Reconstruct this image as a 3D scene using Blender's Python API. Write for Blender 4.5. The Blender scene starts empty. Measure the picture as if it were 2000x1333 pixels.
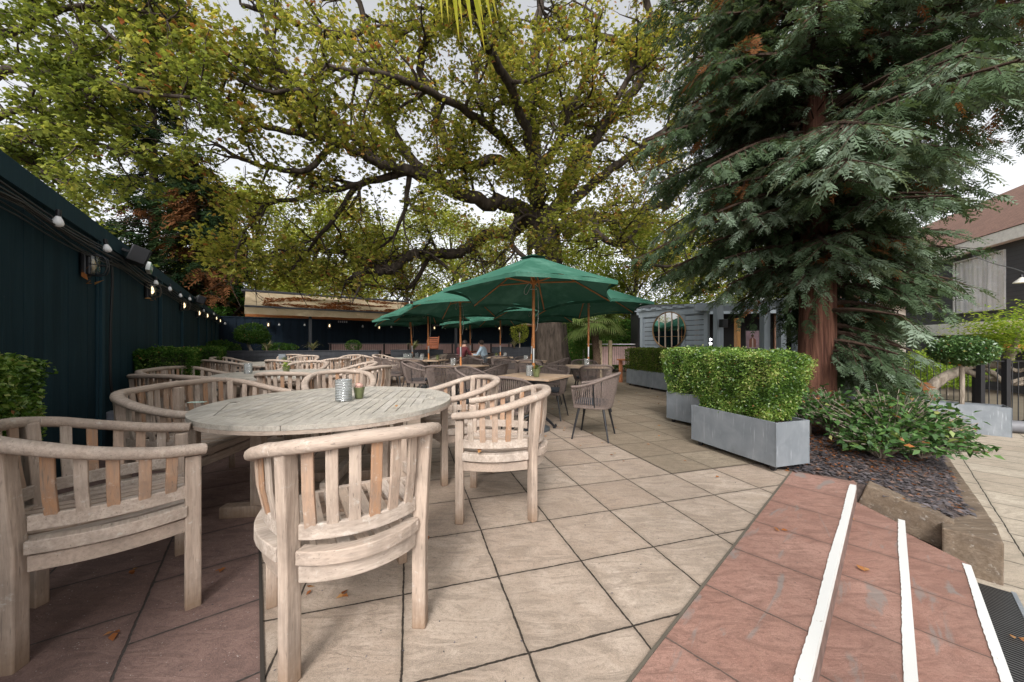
import bpy, math, random
import numpy as np
from mathutils import Vector, Matrix, noise as mnoise
R = math.radians
random.seed(7); rng = np.random.default_rng(7)
S = bpy.context.scene
col = S.collection

# ------------------------------------------------------------------ camera
F, YH, H = 690.0, 671.0, 1.2          # focal length and horizon in px of the 2000 px wide photograph, eye height
cd = bpy.data.cameras.new('camera'); cam = bpy.data.objects.new('camera', cd); col.objects.link(cam)
cam.location = (0, 0, H); cam.rotation_euler = (R(90), 0, 0)
cd.sensor_width = 36; cd.lens = F/2000*36; cd.shift_y = (YH-666.5)/2000
cd.clip_start = .05; cd.clip_end = 500
S.camera = cam

def U(px, py, z=0.0):                 # ground plan point seen at a pixel, for a known height
    Y = F*(H-z)/(py-YH); return Vector(((px-1000)/F*Y, Y, z))
def at(px, py, Y):                    # point seen at a pixel, for a known distance
    return Vector(((px-1000)/F*Y, Y, H-(py-YH)*Y/F))

# ------------------------------------------------------------------ world, sun, exposure
W = bpy.data.worlds.new('World'); S.world = W; W.use_nodes = True
nt = W.node_tree; nt.nodes.clear()
sky = nt.nodes.new('ShaderNodeTexSky'); sky.sky_type = 'NISHITA'; sky.sun_disc = False
SUN_EL, SUN_AZ = 40, 188
sky.sun_elevation = R(SUN_EL); sky.sun_rotation = R(SUN_AZ); sky.dust_density = 4; sky.air_density = 1.0
hs = nt.nodes.new('ShaderNodeHueSaturation'); hs.inputs['Saturation'].default_value = .12
hs.inputs['Value'].default_value = 1.5
bg = nt.nodes.new('ShaderNodeBackground'); bg.inputs[1].default_value = .15
wo = nt.nodes.new('ShaderNodeOutputWorld')
nt.links.new(sky.outputs[0], hs.inputs['Color']); nt.links.new(hs.outputs[0], bg.inputs[0]); nt.links.new(bg.outputs[0], wo.inputs[0])
sd = bpy.data.lights.new('sun', 'SUN'); sd.energy = 1.5; sd.angle = R(14); sd.color = (1, .95, .9)
so = bpy.data.objects.new('sun', sd); col.objects.link(so)
el, az = R(SUN_EL), R(SUN_AZ)
tosun = Vector((math.sin(az)*math.cos(el), math.cos(az)*math.cos(el), math.sin(el)))
so.rotation_euler = (-tosun).to_track_quat('-Z', 'Y').to_euler(); so.location = (0, 0, 30)
S.view_settings.view_transform = 'Standard'; S.view_settings.look = 'None'
S.view_settings.exposure = .47; S.view_settings.gamma = 1
S.view_settings.use_curve_mapping = False

# ------------------------------------------------------------------ materials
class NT:
    def __init__(s, name):
        s.m = bpy.data.materials.new(name); s.m.use_nodes = True
        s.t = s.m.node_tree; s.t.nodes.clear()
        s.out = s.n('ShaderNodeOutputMaterial')
    def n(s, typ, **kw):
        o = s.t.nodes.new(typ)
        for k, v in kw.items():
            if k.startswith('i_'): o.inputs[k[2:].replace('_', ' ')].default_value = v
            else: setattr(o, k, v)
        return o
    def l(s, a, b): s.t.links.new(a, b)
    def coord(s, scale=(1,1,1), rot=(0,0,0), kind='Object', loc=(0,0,0)):
        tc = s.n('ShaderNodeTexCoord'); mp = s.n('ShaderNodeMapping')
        mp.inputs['Scale'].default_value = scale; mp.inputs['Rotation'].default_value = rot; mp.inputs['Location'].default_value = loc
        s.l(tc.outputs[kind], mp.inputs[0]); return mp.outputs[0]
    def noise(s, co, scale, detail=4, rough=.55, dist=0):
        o = s.n('ShaderNodeTexNoise'); s.l(co, o.inputs['Vector'])
        o.inputs['Scale'].default_value = scale; o.inputs['Detail'].default_value = detail
        o.inputs['Roughness'].default_value = rough; o.inputs['Distortion'].default_value = dist
        return o.outputs['Fac']
    def ramp(s, fac, stops, interp='LINEAR'):
        o = s.n('ShaderNodeValToRGB'); o.color_ramp.interpolation = interp
        el = o.color_ramp.elements
        while len(el) < len(stops): el.new(.5)
        for e, (p, c) in zip(el, stops):
            e.position = p; e.color = (c[0], c[1], c[2], 1) if hasattr(c, '__len__') else (c, c, c, 1)
        s.l(fac, o.inputs[0]); return o.outputs[0]
    def mix(s, fac, a, b, mode='MIX'):
        o = s.n('ShaderNodeMix', data_type='RGBA', blend_type=mode)
        for idx, v in ((0, fac), (6, a), (7, b)):
            if hasattr(v, 'is_linked') or hasattr(v, 'links'): s.l(v, o.inputs[idx])
            elif idx == 0: o.inputs[0].default_value = v
            else: o.inputs[idx].default_value = (v[0], v[1], v[2], 1)
        return o.outputs[2]
    def math(s, op, a, b=None, c=None, clamp=False):
        o = s.n('ShaderNodeMath', operation=op, use_clamp=clamp)
        for i, v in enumerate((a, b, c)):
            if v is None: continue
            if isinstance(v, (int, float)): o.inputs[i].default_value = v
            else: s.l(v, o.inputs[i])
        return o.outputs[0]
    def bump(s, hgt, strength=.3, dist=.01, normal=None):
        o = s.n('ShaderNodeBump'); o.inputs['Strength'].default_value = strength; o.inputs['Distance'].default_value = dist
        s.l(hgt, o.inputs['Height'])
        if normal: s.l(normal, o.inputs['Normal'])
        return o.outputs[0]
    def principled(s, base, rough=.6, metal=0, bump=None, spec=.5, alpha=None, trans=0, ior=1.45):
        p = s.n('ShaderNodeBsdfPrincipled')
        if hasattr(base, 'links'): s.l(base, p.inputs['Base Color'])
        else: p.inputs['Base Color'].default_value = (*base, 1)
        if hasattr(rough, 'links'): s.l(rough, p.inputs['Roughness'])
        else: p.inputs['Roughness'].default_value = rough
        p.inputs['Metallic'].default_value = metal; p.inputs['Specular IOR Level'].default_value = spec
        p.inputs['Transmission Weight'].default_value = trans; p.inputs['IOR'].default_value = ior
        if bump: s.l(bump, p.inputs['Normal'])
        s.l(p.outputs[0], s.out.inputs[0]); return p

def simple(name, c, rough=.6, metal=0, var=.12, scale=8, bump=0, spec=.5):
    t = NT(name); co = t.coord()
    f = t.noise(co, scale, 5)
    b = t.mix(t.ramp(f, [(.3, 0), (.7, 1)]), tuple(x*(1-var) for x in c), tuple(min(1, x*(1+var)) for x in c))
    t.principled(b, rough, metal, t.bump(f, bump, .004) if bump else None, spec); return t.m

def wood(name, ca, cb, cc, axis=2, rough=.75, grain=40, cgrey=None, stain=.5, foot=False):
    """weathered timber: per-board tone, long grain, darker stains"""
    t = NT(name)
    sc = [6, 6, 6]; sc[axis] = .5
    co = t.coord(tuple(sc))
    isl = t.n('ShaderNodeNewGeometry').outputs['Random Per Island']
    oi = t.n('ShaderNodeObjectInfo').outputs['Random']
    addv = t.n('ShaderNodeVectorMath', operation='ADD'); t.l(co, addv.inputs[0])
    cmb = t.n('ShaderNodeCombineXYZ'); t.l(t.math('MULTIPLY', isl, 37), cmb.inputs[0]); t.l(t.math('MULTIPLY', oi, 53), cmb.inputs[1]); t.l(t.math('MULTIPLY', isl, 11), cmb.inputs[2])
    t.l(cmb.outputs[0], addv.inputs[1]); co2 = addv.outputs[0]
    g = t.noise(co2, 3.5, 6, .6, .4); g2 = t.noise(co2, 14, 3, .6)
    base = t.mix(t.ramp(g, [(.35, 0), (.65, 1)]), ca, cb)
    base = t.mix(t.math('MULTIPLY', t.ramp(isl, [(.2, 0), (.85, 1)]), .95), base, cc)
    big = t.noise(t.coord((3, 3, 3)), 2.2, 4, .6)
    base = t.mix(t.math('MULTIPLY', t.ramp(big, [(.48, 0), (.68, 1)]), stain), base, cgrey or tuple(x*.55 for x in ca))
    base = t.mix(t.ramp(g2, [(.3, .55), (.6, 0)]), base, tuple(x*.62 for x in ca))
    crk = t.noise(co2, 30, 2, .5); base = t.mix(t.ramp(crk, [(.28, .7), (.36, 0)]), base, tuple(x*.4 for x in ca))
    blot = t.noise(t.coord((7,7,7)), 3.5, 5, .7); base = t.mix(t.ramp(blot, [(.60, 0), (.70, .35)]), base, (.62,.60,.55))
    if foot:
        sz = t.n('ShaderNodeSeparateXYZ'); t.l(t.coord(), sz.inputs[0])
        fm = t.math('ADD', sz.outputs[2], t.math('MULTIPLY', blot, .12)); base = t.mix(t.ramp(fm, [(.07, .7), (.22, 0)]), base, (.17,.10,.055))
    t.principled(base, rough, 0, t.bump(g2, .6, .004), .3); return t.m

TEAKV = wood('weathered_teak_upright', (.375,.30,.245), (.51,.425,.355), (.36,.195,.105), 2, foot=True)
TEAKH = wood('weathered_teak_rail', (.39,.32,.265), (.54,.46,.395), (.42,.325,.26), 0)
TEAKY = wood('weathered_teak_seat', (.40,.33,.275), (.50,.42,.36), (.44,.33,.25), 1)
TOPW = wood('grey_weathered_tabletop', (.40,.37,.32), (.50,.46,.41), (.43,.39,.33), 1, cgrey=(.24,.23,.20), stain=.75)
TOPB = wood('brown_tabletop_boards', (.36,.25,.17), (.44,.33,.24), (.38,.26,.17), 0, cgrey=(.24,.21,.17), stain=.6)
REDW = wood('red_stained_timber', (.35,.13,.06), (.44,.18,.08), (.38,.15,.07), 0, stain=.3)
OAK = wood('old_oak_sleeper', (.13,.095,.065), (.20,.155,.115), (.15,.11,.08), 0, .9, cgrey=(.05,.04,.034))
POLEW = wood('varnished_pole_timber', (.50,.20,.06), (.60,.27,.09), (.5,.2,.07), 2, .35, stain=.2)
POSTW = wood('pale_post_timber', (.33,.26,.16), (.40,.32,.2), (.36,.28,.18), 2)
BLACK = simple('black_painted_steel', (.012,.012,.014), .4)
DARKP = simple('black_plastic', (.015,.015,.018), .35)
CHROME = simple('brushed_steel', (.62,.62,.62), .28, 1)
GREEN = None
def fabric(name, c, c2, tl=.35):
    t = NT(name); co = t.coord()
    f = t.noise(co, 1.3, 4); w = t.noise(co, 160, 2)
    b = t.mix(t.ramp(f, [(.35, 0), (.7, 1)]), c, c2)
    n = t.bump(t.noise(co, 5, 3), .5, .02, t.bump(w, .15, .001)); dst = t.ramp(t.noise(co, 2.2, 6, .65), [(.5, 0), (.68, .5)]); b = t.mix(dst, b, tuple(min(1, x*1.5+.03) for x in c2)); spk = t.ramp(t.noise(co, 38, 2), [(.74, 0), (.78, .6)]); b = t.mix(spk, b, tuple(x*.4 for x in c))
    d = t.n('ShaderNodeBsdfDiffuse'); tr = t.n('ShaderNodeBsdfTranslucent'); m = t.n('ShaderNodeMixShader')
    for x in (d, tr): t.l(b, x.inputs[0]); t.l(n, x.inputs['Normal'])
    m.inputs[0].default_value = tl
    t.l(d.outputs[0], m.inputs[1]); t.l(tr.outputs[0], m.inputs[2]); t.l(m.outputs[0], t.out.inputs[0]); return t.m
GREEN = fabric('faded_green_canvas', (.033,.105,.072), (.055,.14,.102), .10)
ROPE = simple('taupe_rope', (.15,.115,.10), .85, var=.25, scale=60)
ROPED = simple('grey_seat_pad', (.05,.055,.065), .9)
ZINC = None
def zinc():
    t = NT('galvanised_planter_metal'); co = t.coord()
    a = t.noise(co, 5, 5, .6, .6); b = t.noise(t.coord((18,18,1.2)), 3, 4)
    base = t.mix(t.ramp(a, [(.3, 0), (.7, 1)]), (.165,.185,.205), (.235,.255,.275))
    base = t.mix(t.ramp(b, [(.62, 0), (.72, .6)]), base, (.42,.44,.46))
    base = t.mix(t.ramp(t.noise(co, 1.6, 3), [(.6, 0), (.68, .45)]), base, (.10,.11,.12))
    t.principled(base, .55, .25, t.bump(a, .1, .003)); return t.m
ZINC = zinc()
def leafmat(name, stops, tl=.45, gloss=.0):
    t = NT(name)
    a = t.n('ShaderNodeAttribute', attribute_name='tone')
    base = t.ramp(a.outputs['Fac'], stops)
    d = t.n('ShaderNodeBsdfDiffuse'); tr = t.n('ShaderNodeBsdfTranslucent'); m = t.n('ShaderNodeMixShader')
    t.l(base, d.inputs[0])
    br = t.mix(1.0, base, (1.25, 1.2, .7), 'MULTIPLY'); t.l(br, tr.inputs[0])
    m.inputs[0].default_value = tl; t.l(d.outputs[0], m.inputs[1]); t.l(tr.outputs[0], m.inputs[2])
    o = m.outputs[0]
    if gloss:
        g = t.n('ShaderNodeBsdfGlossy'); g.inputs['Roughness'].default_value = .35; g.inputs[0].default_value = (1,1,1,1)
        m2 = t.n('ShaderNodeMixShader'); m2.inputs[0].default_value = gloss
        t.l(o, m2.inputs[1]); t.l(g.outputs[0], m2.inputs[2]); o = m2.outputs[0]
    t.l(o, t.out.inputs[0]); return t.m
L_CHEST = leafmat('chestnut_leaf', [(0,(.115,.14,.03)), (.4,(.235,.25,.055)), (.68,(.37,.36,.09)), (.84,(.40,.28,.09)), (1,(.29,.12,.05))], .55)
L_MAPLE = leafmat('maple_leaf', [(0,(.085,.115,.03)), (.5,(.185,.22,.05)), (.8,(.33,.35,.10)), (.93,(.38,.33,.08)), (1,(.36,.14,.06))], .5)
L_CYP = leafmat('cypress_spray', [(0,(.032,.054,.028)), (.45,(.07,.105,.055)), (.75,(.13,.175,.12)), (.93,(.23,.29,.225)), (.95,(.20,.09,.04)), (1,(.17,.075,.035))], .3)
L_DARK = leafmat('dark_conifer_needles', [(0,(.012,.025,.012)), (.8,(.03,.05,.02)), (.92,(.05,.06,.02)), (1,(.14,.05,.025))], .2)
L_BOX = leafmat('box_hedge_leaf', [(0,(.045,.10,.018)), (.45,(.13,.24,.04)), (.8,(.29,.41,.09)), (.97,(.48,.50,.19)), (1,(.42,.20,.08))], .4, .03)
L_BOXD = leafmat('dark_box_leaf', [(0,(.03,.08,.015)), (.6,(.07,.14,.03)), (.95,(.15,.22,.05)), (1,(.3,.16,.06))], .35)
L_YEW = leafmat('privet_stem_leaf', [(0,(.05,.09,.015)), (.6,(.10,.15,.03)), (1,(.20,.17,.06))], .35)
L_LAUR = leafmat('glossy_shrub_leaf', [(0,(.03,.07,.02)), (.5,(.06,.13,.035)), (.85,(.14,.24,.07)), (.95,(.30,.30,.10)), (1,(.38,.15,.05))], .25, .045)
L_LIME = leafmat('lime_leaf', [(0,(.13,.22,.03)), (.6,(.25,.36,.06)), (1,(.42,.46,.10))], .5)
L_BACK = leafmat('far_tree_leaf', [(0,(.13,.17,.035)), (.5,(.26,.30,.06)), (.85,(.42,.43,.11)), (1,(.42,.26,.09))], .55)
L_PALM = leafmat('palm_leaf', [(0,(.06,.10,.025)), (.5,(.13,.18,.05)), (1,(.26,.28,.11))], .4, .03)
L_FROND = leafmat('yellowing_palm_frond', [(0,(.22,.30,.02)), (.6,(.45,.46,.03)), (.85,(.55,.36,.03)), (1,(.45,.16,.04))], .5, .03)
L_DEAD = leafmat('dry_fallen_leaf', [(0,(.25,.09,.04)), (.5,(.36,.14,.05)), (1,(.45,.25,.11))], .3)
L_GRASS = leafmat('strap_leaf', [(0,(.10,.12,.05)), (.6,(.2,.2,.1)), (1,(.34,.28,.18))], .3)
def bark(name, a, b, sx=10, sz=1.2):
    t = NT(name); co = t.coord((1, 1, sz/sx))
    f = t.noise(co, sx, 6, .65, .5)
    base = t.mix(t.ramp(f, [(.35, 0), (.65, 1)]), a, b)
    t.principled(base, .9, 0, t.bump(f, .9, .03), .2); return t.m
B_CHEST = bark('chestnut_bark', (.022,.017,.013), (.075,.058,.046), 7, 1.5)
B_CONL = bark('conifer_twig_bark', (.03,.018,.013), (.07,.045,.032), 14, 4)
B_RED = bark('redwood_bark', (.035,.014,.010), (.16,.075,.050), 22, .8)
B_GREY = bark('pale_branch_bark', (.16,.13,.10), (.34,.29,.24), 14, 4)
B_PALM = bark('fibrous_palm_bark', (.05,.032,.022), (.14,.095,.065), 30, 20)

# ------------------------------------------------------------------ mesh builder
class MB:
    def __init__(s): s.v = []; s.f = []
    def poly(s, vs, fs):
        o = len(s.v); s.v += [tuple(x) for x in vs]; s.f += [tuple(i+o for i in f) for f in fs]; return s
    def box(s, c, d, rz=0, M=None, taper=1):
        hx, hy, hz = d[0]/2, d[1]/2, d[2]/2; vs = []
        for z in (-1, 1):
            k = taper if z < 0 else 1
            for x, y in ((-1,-1),(1,-1),(1,1),(-1,1)): vs.append(Vector((x*hx*k, y*hy*k, z*hz)))
        if M is None: M = Matrix.Rotation(rz, 3, 'Z')
        vs = [M @ v + Vector(c) for v in vs]
        return s.poly(vs, [(0,3,2,1),(4,5,6,7),(0,1,5,4),(1,2,6,5),(2,3,7,6),(3,0,4,7)])
    def prism(s, pts, z0, z1):
        n = len(pts); vs = [(p[0], p[1], z0) for p in pts]+[(p[0], p[1], z1) for p in pts]
        return s.poly(vs, [tuple(range(n))[::-1], tuple(range(n, 2*n))]+[(i, (i+1)%n, n+(i+1)%n, n+i) for i in range(n)])
    def tube(s, pts, r, n=8, cap=True, sx=1, up=None):
        pts = [Vector(p) for p in pts]; m = len(pts)
        if not hasattr(r, '__len__'): r = [r]*m
        o = len(s.v); ref = Vector(up) if up else None; nrm = None
        for i, p in enumerate(pts):
            t = (pts[min(i+1, m-1)]-pts[max(i-1, 0)])
            t = t.normalized() if t.length > 1e-9 else Vector((0,0,1))
            if ref: a = t.cross(ref).normalized()
            else:
                if nrm is None:
                    nrm = t.cross(Vector((0,0,1)) if abs(t.z) < .9 else Vector((1,0,0))).normalized()
                a = (nrm - t*nrm.dot(t)).normalized(); nrm = a
            b = t.cross(a)
            for k in range(n):
                an = 2*math.pi*k/n
                s.v.append(tuple(p + a*math.cos(an)*r[i]*sx + b*math.sin(an)*r[i]))
        for i in range(m-1):
            for k in range(n):
                k2 = (k+1) % n
                s.f.append((o+i*n+k, o+i*n+k2, o+(i+1)*n+k2, o+(i+1)*n+k))
        if cap:
            s.f.append(tuple(o+k for k in range(n))[::-1]); s.f.append(tuple(o+(m-1)*n+k for k in range(n)))
        return s
    def lathe(s, c, prof, n=20, caps=True):
        o = len(s.v); c = Vector(c)
        for r_, z in prof:
            for k in range(n):
                a = 2*math.pi*k/n; s.v.append((c.x+r_*math.cos(a), c.y+r_*math.sin(a), c.z+z))
        for i in range(len(prof)-1):
            for k in range(n):
                k2 = (k+1) % n; s.f.append((o+i*n+k, o+i*n+k2, o+(i+1)*n+k2, o+(i+1)*n+k))
        if caps:
            s.f.append(tuple(o+k for k in range(n))[::-1]); s.f.append(tuple(o+(len(prof)-1)*n+k for k in range(n)))
        return s
    def band(s, path, z0, z1, th, lean=0):
        """upright board following a plan path (list of 2D points); th thickness outwards"""
        m = len(path); o = len(s.v); P = [Vector((p[0], p[1])) for p in path]
        for i, p in enumerate(P):
            t = (P[min(i+1, m-1)]-P[max(i-1, 0)]).normalized(); nn = Vector((t.y, -t.x))
            for (q, z) in ((p-nn*th/2, z0), (p+nn*th/2, z0), (p+nn*th/2, z1), (p-nn*th/2, z1)): s.v.append((q.x, q.y, z))
        for i in range(m-1):
            a, b = o+i*4, o+(i+1)*4
            for k in range(4): s.f.append((a+k, a+(k+1)%4, b+(k+1)%4, b+k))
        s.f.append((o, o+3, o+2, o+1)); e = o+(m-1)*4; s.f.append((e, e+1, e+2, e+3)); return s
    def build(s, name, mat, parent=None, smooth=False, bevel=0, angle=40, loc=None):
        me = bpy.data.meshes.new(name); me.from_pydata(s.v, [], s.f); me.update()
        me.materials.append(mat)
        if smooth: me.polygons.foreach_set('use_smooth', [True]*len(me.polygons))
        o = bpy.data.objects.new(name, me); col.objects.link(o)
        if parent: o.parent = parent
        if loc: o.location = loc
        if bevel:
            b = o.modifiers.new('bevel', 'BEVEL'); b.width = bevel; b.segments = 2; b.limit_method = 'ANGLE'; b.angle_limit = R(50)
        if smooth and angle:
            try:
                me.polygons.foreach_set('use_smooth', [True]*len(me.polygons))
                me.set_sharp_from_angle(angle=R(angle))
            except Exception: pass
        return o

def tag(o, label=None, cat=None, group=None, kind=None):
    if label: o['label'] = label
    if cat: o['category'] = cat
    if group: o['group'] = group
    if kind: o['kind'] = kind
    return o
def empty(name, loc=(0,0,0), rz=0, label=None, cat=None, group=None):
    o = bpy.data.objects.new(name, None); col.objects.link(o); o.location = loc; o.rotation_euler = (0,0,rz)
    o.empty_display_size = .1
    return tag(o, label, cat, group)
def copy_tree(o, loc, rz, label=None, group=None):
    def rec(x, par):
        c = x.copy(); col.objects.link(c); c.parent = par
        for ch in kids.get(x.name, ()): rec(ch, c)
        return c
    kids = {}
    def scan(x):
        kids[x.name] = list(x.children)
        for ch in x.children: scan(ch)
    scan(o)
    c = rec(o, None); c.location = loc; c.rotation_euler = (0, 0, rz)
    if label: c['label'] = label
    if group: c['group'] = group
    return c
def catmull(pts, n=6):
    P = [Vector(p) for p in pts]; out = []
    for i in range(len(P)-1):
        p0 = P[max(i-1, 0)]; p1 = P[i]; p2 = P[i+1]; p3 = P[min(i+2, len(P)-1)]
        for k in range(n):
            t = k/n
            out.append(.5*((2*p1)+(p2-p0)*t+(2*p0-5*p1+4*p2-p3)*t*t+(3*p1-p0-3*p2+p3)*t**3))
    out.append(P[-1]); return out
def face_rz(fx, fy): return math.atan2(fy, fx)-math.pi/2     # local +y turned to (fx, fy)

# ------------------------------------------------------------------ ground levels
TH = R(16.35); TILE = .4694
nrm = Vector((.683, -.731)); drn = Vector((.731, .683))
def slab_mat(name, ca, cb, joint, rot, off, size=(TILE, TILE), jw=.0085, vein=True, stagger=0, speck=None, rough=.85, smear=False):
    t = NT(name)
    tc = t.n('ShaderNodeTexCoord'); mp = t.n('ShaderNodeMapping', vector_type='TEXTURE')
    mp.inputs['Location'].default_value = (off[0], off[1], 0); mp.inputs['Rotation'].default_value = (0, 0, rot)
    mp.inputs['Scale'].default_value = (size[0], size[1], 1)
    t.l(tc.outputs['Object'], mp.inputs[0])
    wob = t.n('ShaderNodeTexNoise'); wob.inputs['Scale'].default_value = 9; wob.inputs['Detail'].default_value = 4; t.l(tc.outputs['Object'], wob.inputs['Vector'])
    sub = t.n('ShaderNodeVectorMath', operation='SUBTRACT'); t.l(wob.outputs['Color'], sub.inputs[0]); sub.inputs[1].default_value = (.5,.5,.5)
    scl = t.n('ShaderNodeVectorMath', operation='SCALE'); t.l(sub.outputs[0], scl.inputs[0]); scl.inputs['Scale'].default_value = .022
    add = t.n('ShaderNodeVectorMath', operation='ADD'); t.l(mp.outputs[0], add.inputs[0]); t.l(scl.outputs[0], add.inputs[1])
    sx = t.n('ShaderNodeSeparateXYZ'); t.l(add.outputs[0], sx.inputs[0])
    x, y = sx.outputs[0], sx.outputs[1]
    if stagger: x = t.math('ADD', x, t.math('MULTIPLY', t.math('FLOOR', y), stagger))
    fx, fy = t.math('FRACT', x), t.math('FRACT', y)
    dx = t.math('MULTIPLY', t.math('MINIMUM', fx, t.math('SUBTRACT', 1, fx)), size[0])
    dy = t.math('MULTIPLY', t.math('MINIMUM', fy, t.math('SUBTRACT', 1, fy)), size[1])
    dd = t.math('MINIMUM', dx, dy)
    jn = t.noise(tc.outputs['Object'], 30, 4, .7); jm = t.ramp(t.math('ADD', t.math('DIVIDE', dd, jw), t.math('MULTIPLY', t.math('SUBTRACT', .5, jn), 1.3)), [(.35, 1), (.60, 0)])         # 1 inside the joint
    edge = t.ramp(t.math('DIVIDE', dd, .035), [(0, .55), (1, 0)])
    cell = t.n('ShaderNodeTexWhiteNoise'); cc = t.n('ShaderNodeCombineXYZ'); t.l(t.math('FLOOR', x), cc.inputs[0]); t.l(t.math('FLOOR', y), cc.inputs[1]); t.l(cc.outputs[0], cell.inputs[0])
    # each slab gets its own patch of the riven pattern
    vm = t.n('ShaderNodeVectorMath', operation='MULTIPLY_ADD'); t.l(cell.outputs['Color'], vm.inputs[0]); vm.inputs[1].default_value = (17, 23, 0); t.l(tc.outputs['Object'], vm.inputs[2])
    co = vm.outputs[0]
    n1 = t.noise(co, 4.5, 7, .62, 1.2); n2 = t.noise(co, 60, 5, .75); n3 = t.noise(tc.outputs['Object'], 1.1, 4, .6)
    rv = t.n('ShaderNodeMapping'); t.l(co, rv.inputs[0]); rv.inputs['Rotation'].default_value = (0,0,.7); rv.inputs['Scale'].default_value = (1, 3.2, 1)
    n4 = t.noise(rv.outputs[0], 3.2, 8, .65, 2.2)
    base = t.mix(t.ramp(n1, [(.34, 0), (.66, 1)]), ca, cb)
    base = t.mix(t.math('MULTIPLY', cell.outputs['Value'], .6), base, (ca[0]*.78, ca[1]*.70, ca[2]*.66))
    base = t.mix(t.ramp(n2, [(.32, .6), (.50, 0)]), base, tuple(q*.45 for q in ca))
    base = t.mix(t.ramp(n4, [(.40, .55), (.52, 0)]), base, tuple(q*.58 for q in ca))
    gr = t.noise(tc.outputs['Object'], 260, 2, .6); base = t.mix(t.ramp(gr, [(.33, .55), (.45, 0)]), base, tuple(q*.5 for q in ca)); base = t.mix(t.ramp(gr, [(.58, 0), (.68, .45)]), base, tuple(min(1,q*1.35) for q in cb))
    base = t.mix(t.ramp(n3, [(.45, 0), (.72, .45)]), base, tuple(q*.60 for q in ca))
    hgt = n4
    if vein:
        vn = t.math('ABSOLUTE', t.math('SUBTRACT', t.math('FRACT', t.math('MULTIPLY', n4, 5)), .5))
        vl = t.ramp(vn, [(0, 1), (.06, 0)])
        vl = t.mix(t.ramp(t.noise(co, 3, 3), [(.45, 0), (.62, 1)]), (0,0,0), vl)
        base = t.mix(t.math('MULTIPLY', vl, .6), base, tuple(q*.42 for q in ca))
    if speck: base = t.mix(t.ramp(t.noise(tc.outputs['Object'], 95, 2), [(.70, 0), (.74, .8)]), base, speck)
    if smear:
        g0 = t.n('ShaderNodeMapping', vector_type='TEXTURE'); t.l(tc.outputs['Object'], g0.inputs[0]); g0.inputs['Rotation'].default_value = (0,0,rot); g0.inputs['Scale'].default_value = (1.8,.5,1)
        sm = t.ramp(t.noise(g0.outputs[0], 2.1, 6, .6, 1.5), [(.57, 0), (.63, .75), (.8, .85)])
        base = t.mix(sm, base, (.20,.18,.165))
    base = t.mix(edge, base, tuple(q*.62 for q in ca))
    base = t.mix(jm, base, joint)
    hh = t.math('SUBTRACT', t.math('ADD', hgt, t.math('MULTIPLY', n2, .15)), t.math('MULTIPLY', jm, 1.2))
    t.principled(base, rough, 0, t.bump(hh, .7, .007), .3); return t.m
# grid origin: corner seen at (974,1126)
G0 = U(974, 1126)
JNT = (.035,.028,.022)
M_BEIGE = slab_mat('riven_buff_slabs', (.345,.275,.215), (.465,.385,.315), JNT, TH, (G0.x, G0.y))
M_BROWN = slab_mat('brown_aggregate_slabs', (.235,.19,.14), (.30,.245,.18), (.10,.08,.06), TH, (G0.x, G0.y), vein=False, jw=.008, speck=(.36,.31,.24))
M_REDL = slab_mat('dark_red_slabs', (.175,.115,.10), (.25,.168,.145), (.05,.042,.038), math.atan2(.81, -.587), (-.9, 1.3), (.45,.45), jw=.009, vein=True, stagger=.5, speck=(.45,.4,.38))
M_RED = slab_mat('red_riven_step_slabs', (.27,.15,.118), (.37,.225,.18), (.12,.085,.07), math.atan2(.683,.731), (5.4, -1.65), (.46, 30), jw=.008, rough=.8, smear=True)
M_LOW = slab_mat('buff_slabs_lower', (.38,.33,.26), (.48,.42,.34), JNT, math.atan2(.683,.731), (3.5, 2.3), (.45,.9), stagger=.5)
def sheet(name, pts, z, mat, depth=0):
    b = MB()
    if depth: b.prism(pts, z-depth, z)
    else: b.poly([(p[0], p[1], z) for p in pts], [tuple(range(len(pts)))])
    return tag(b.build(name, mat), kind='structure')
def P2(nv, dv): v = nrm*nv+drn*dv; return (v.x, v.y)
# far ground
sheet('ground', [(-150,-80),(150,-80),(150,200),(-150,200)], -.60, simple('earth', (.12,.10,.07), .95, scale=2, bump=.4))
sheet('lower_paving', [P2(.37,-8), P2(.37,3.3), (3.2,2.9), (5.1,6.1), (9.2,7.4), (60,7), (60,-8)], -.45, M_LOW, .1)
terr = [P2(-.196,-6), P2(-.196,4.25), (2.52,3.46), (3.3,5.1), (5.2,6.05), (9,7.5), (9,34), (-30,34), (-30,-6)]
sheet('patio_paving', terr, 0, M_BEIGE, .6)
# brown patch: i>=4, j>=2 of the slab grid
ci, cj = Vector((math.cos(TH), math.sin(TH))), Vector((-math.sin(TH), math.cos(TH)))
def GR(i, j): v = Vector((G0.x, G0.y))+ci*TILE*i+cj*TILE*j; return (v.x, v.y)
sheet('brown_paving', [GR(4.0,2.0), GR(7.3,2.0), GR(8,3.2), (5.1,6.1),(8.9,7.6),(8.9,33),(1.5,33), GR(4.0,30)], .004, M_BROWN)
FD = Vector((-.587, .81)); FN = Vector((.81, .587))          # fence direction and its normal to the patio
F0 = Vector((-3.36, 2.32))
e0 = Vector((-.882, 1.249)); a_ = e0-FD*5; b_ = e0+FD*9
sheet('red_paving', [(a_.x,a_.y),(b_.x,b_.y),(b_.x-8,b_.y-5.5),(a_.x-9,a_.y-6)], .004, M_REDL)
m_strip = MB(); m_strip.band([(a_.x,a_.y),(b_.x,b_.y)], .003, .0065, .014); tag(m_strip.build('joint_strip', simple('mossy_joint', JNT, .95)), kind='structure')
sheet('step_border', [P2(-.623,-4), P2(-.196,-4), P2(-.196,4.2), P2(-.26,4.46), P2(-.623,4.22)], .004, M_RED)
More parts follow.
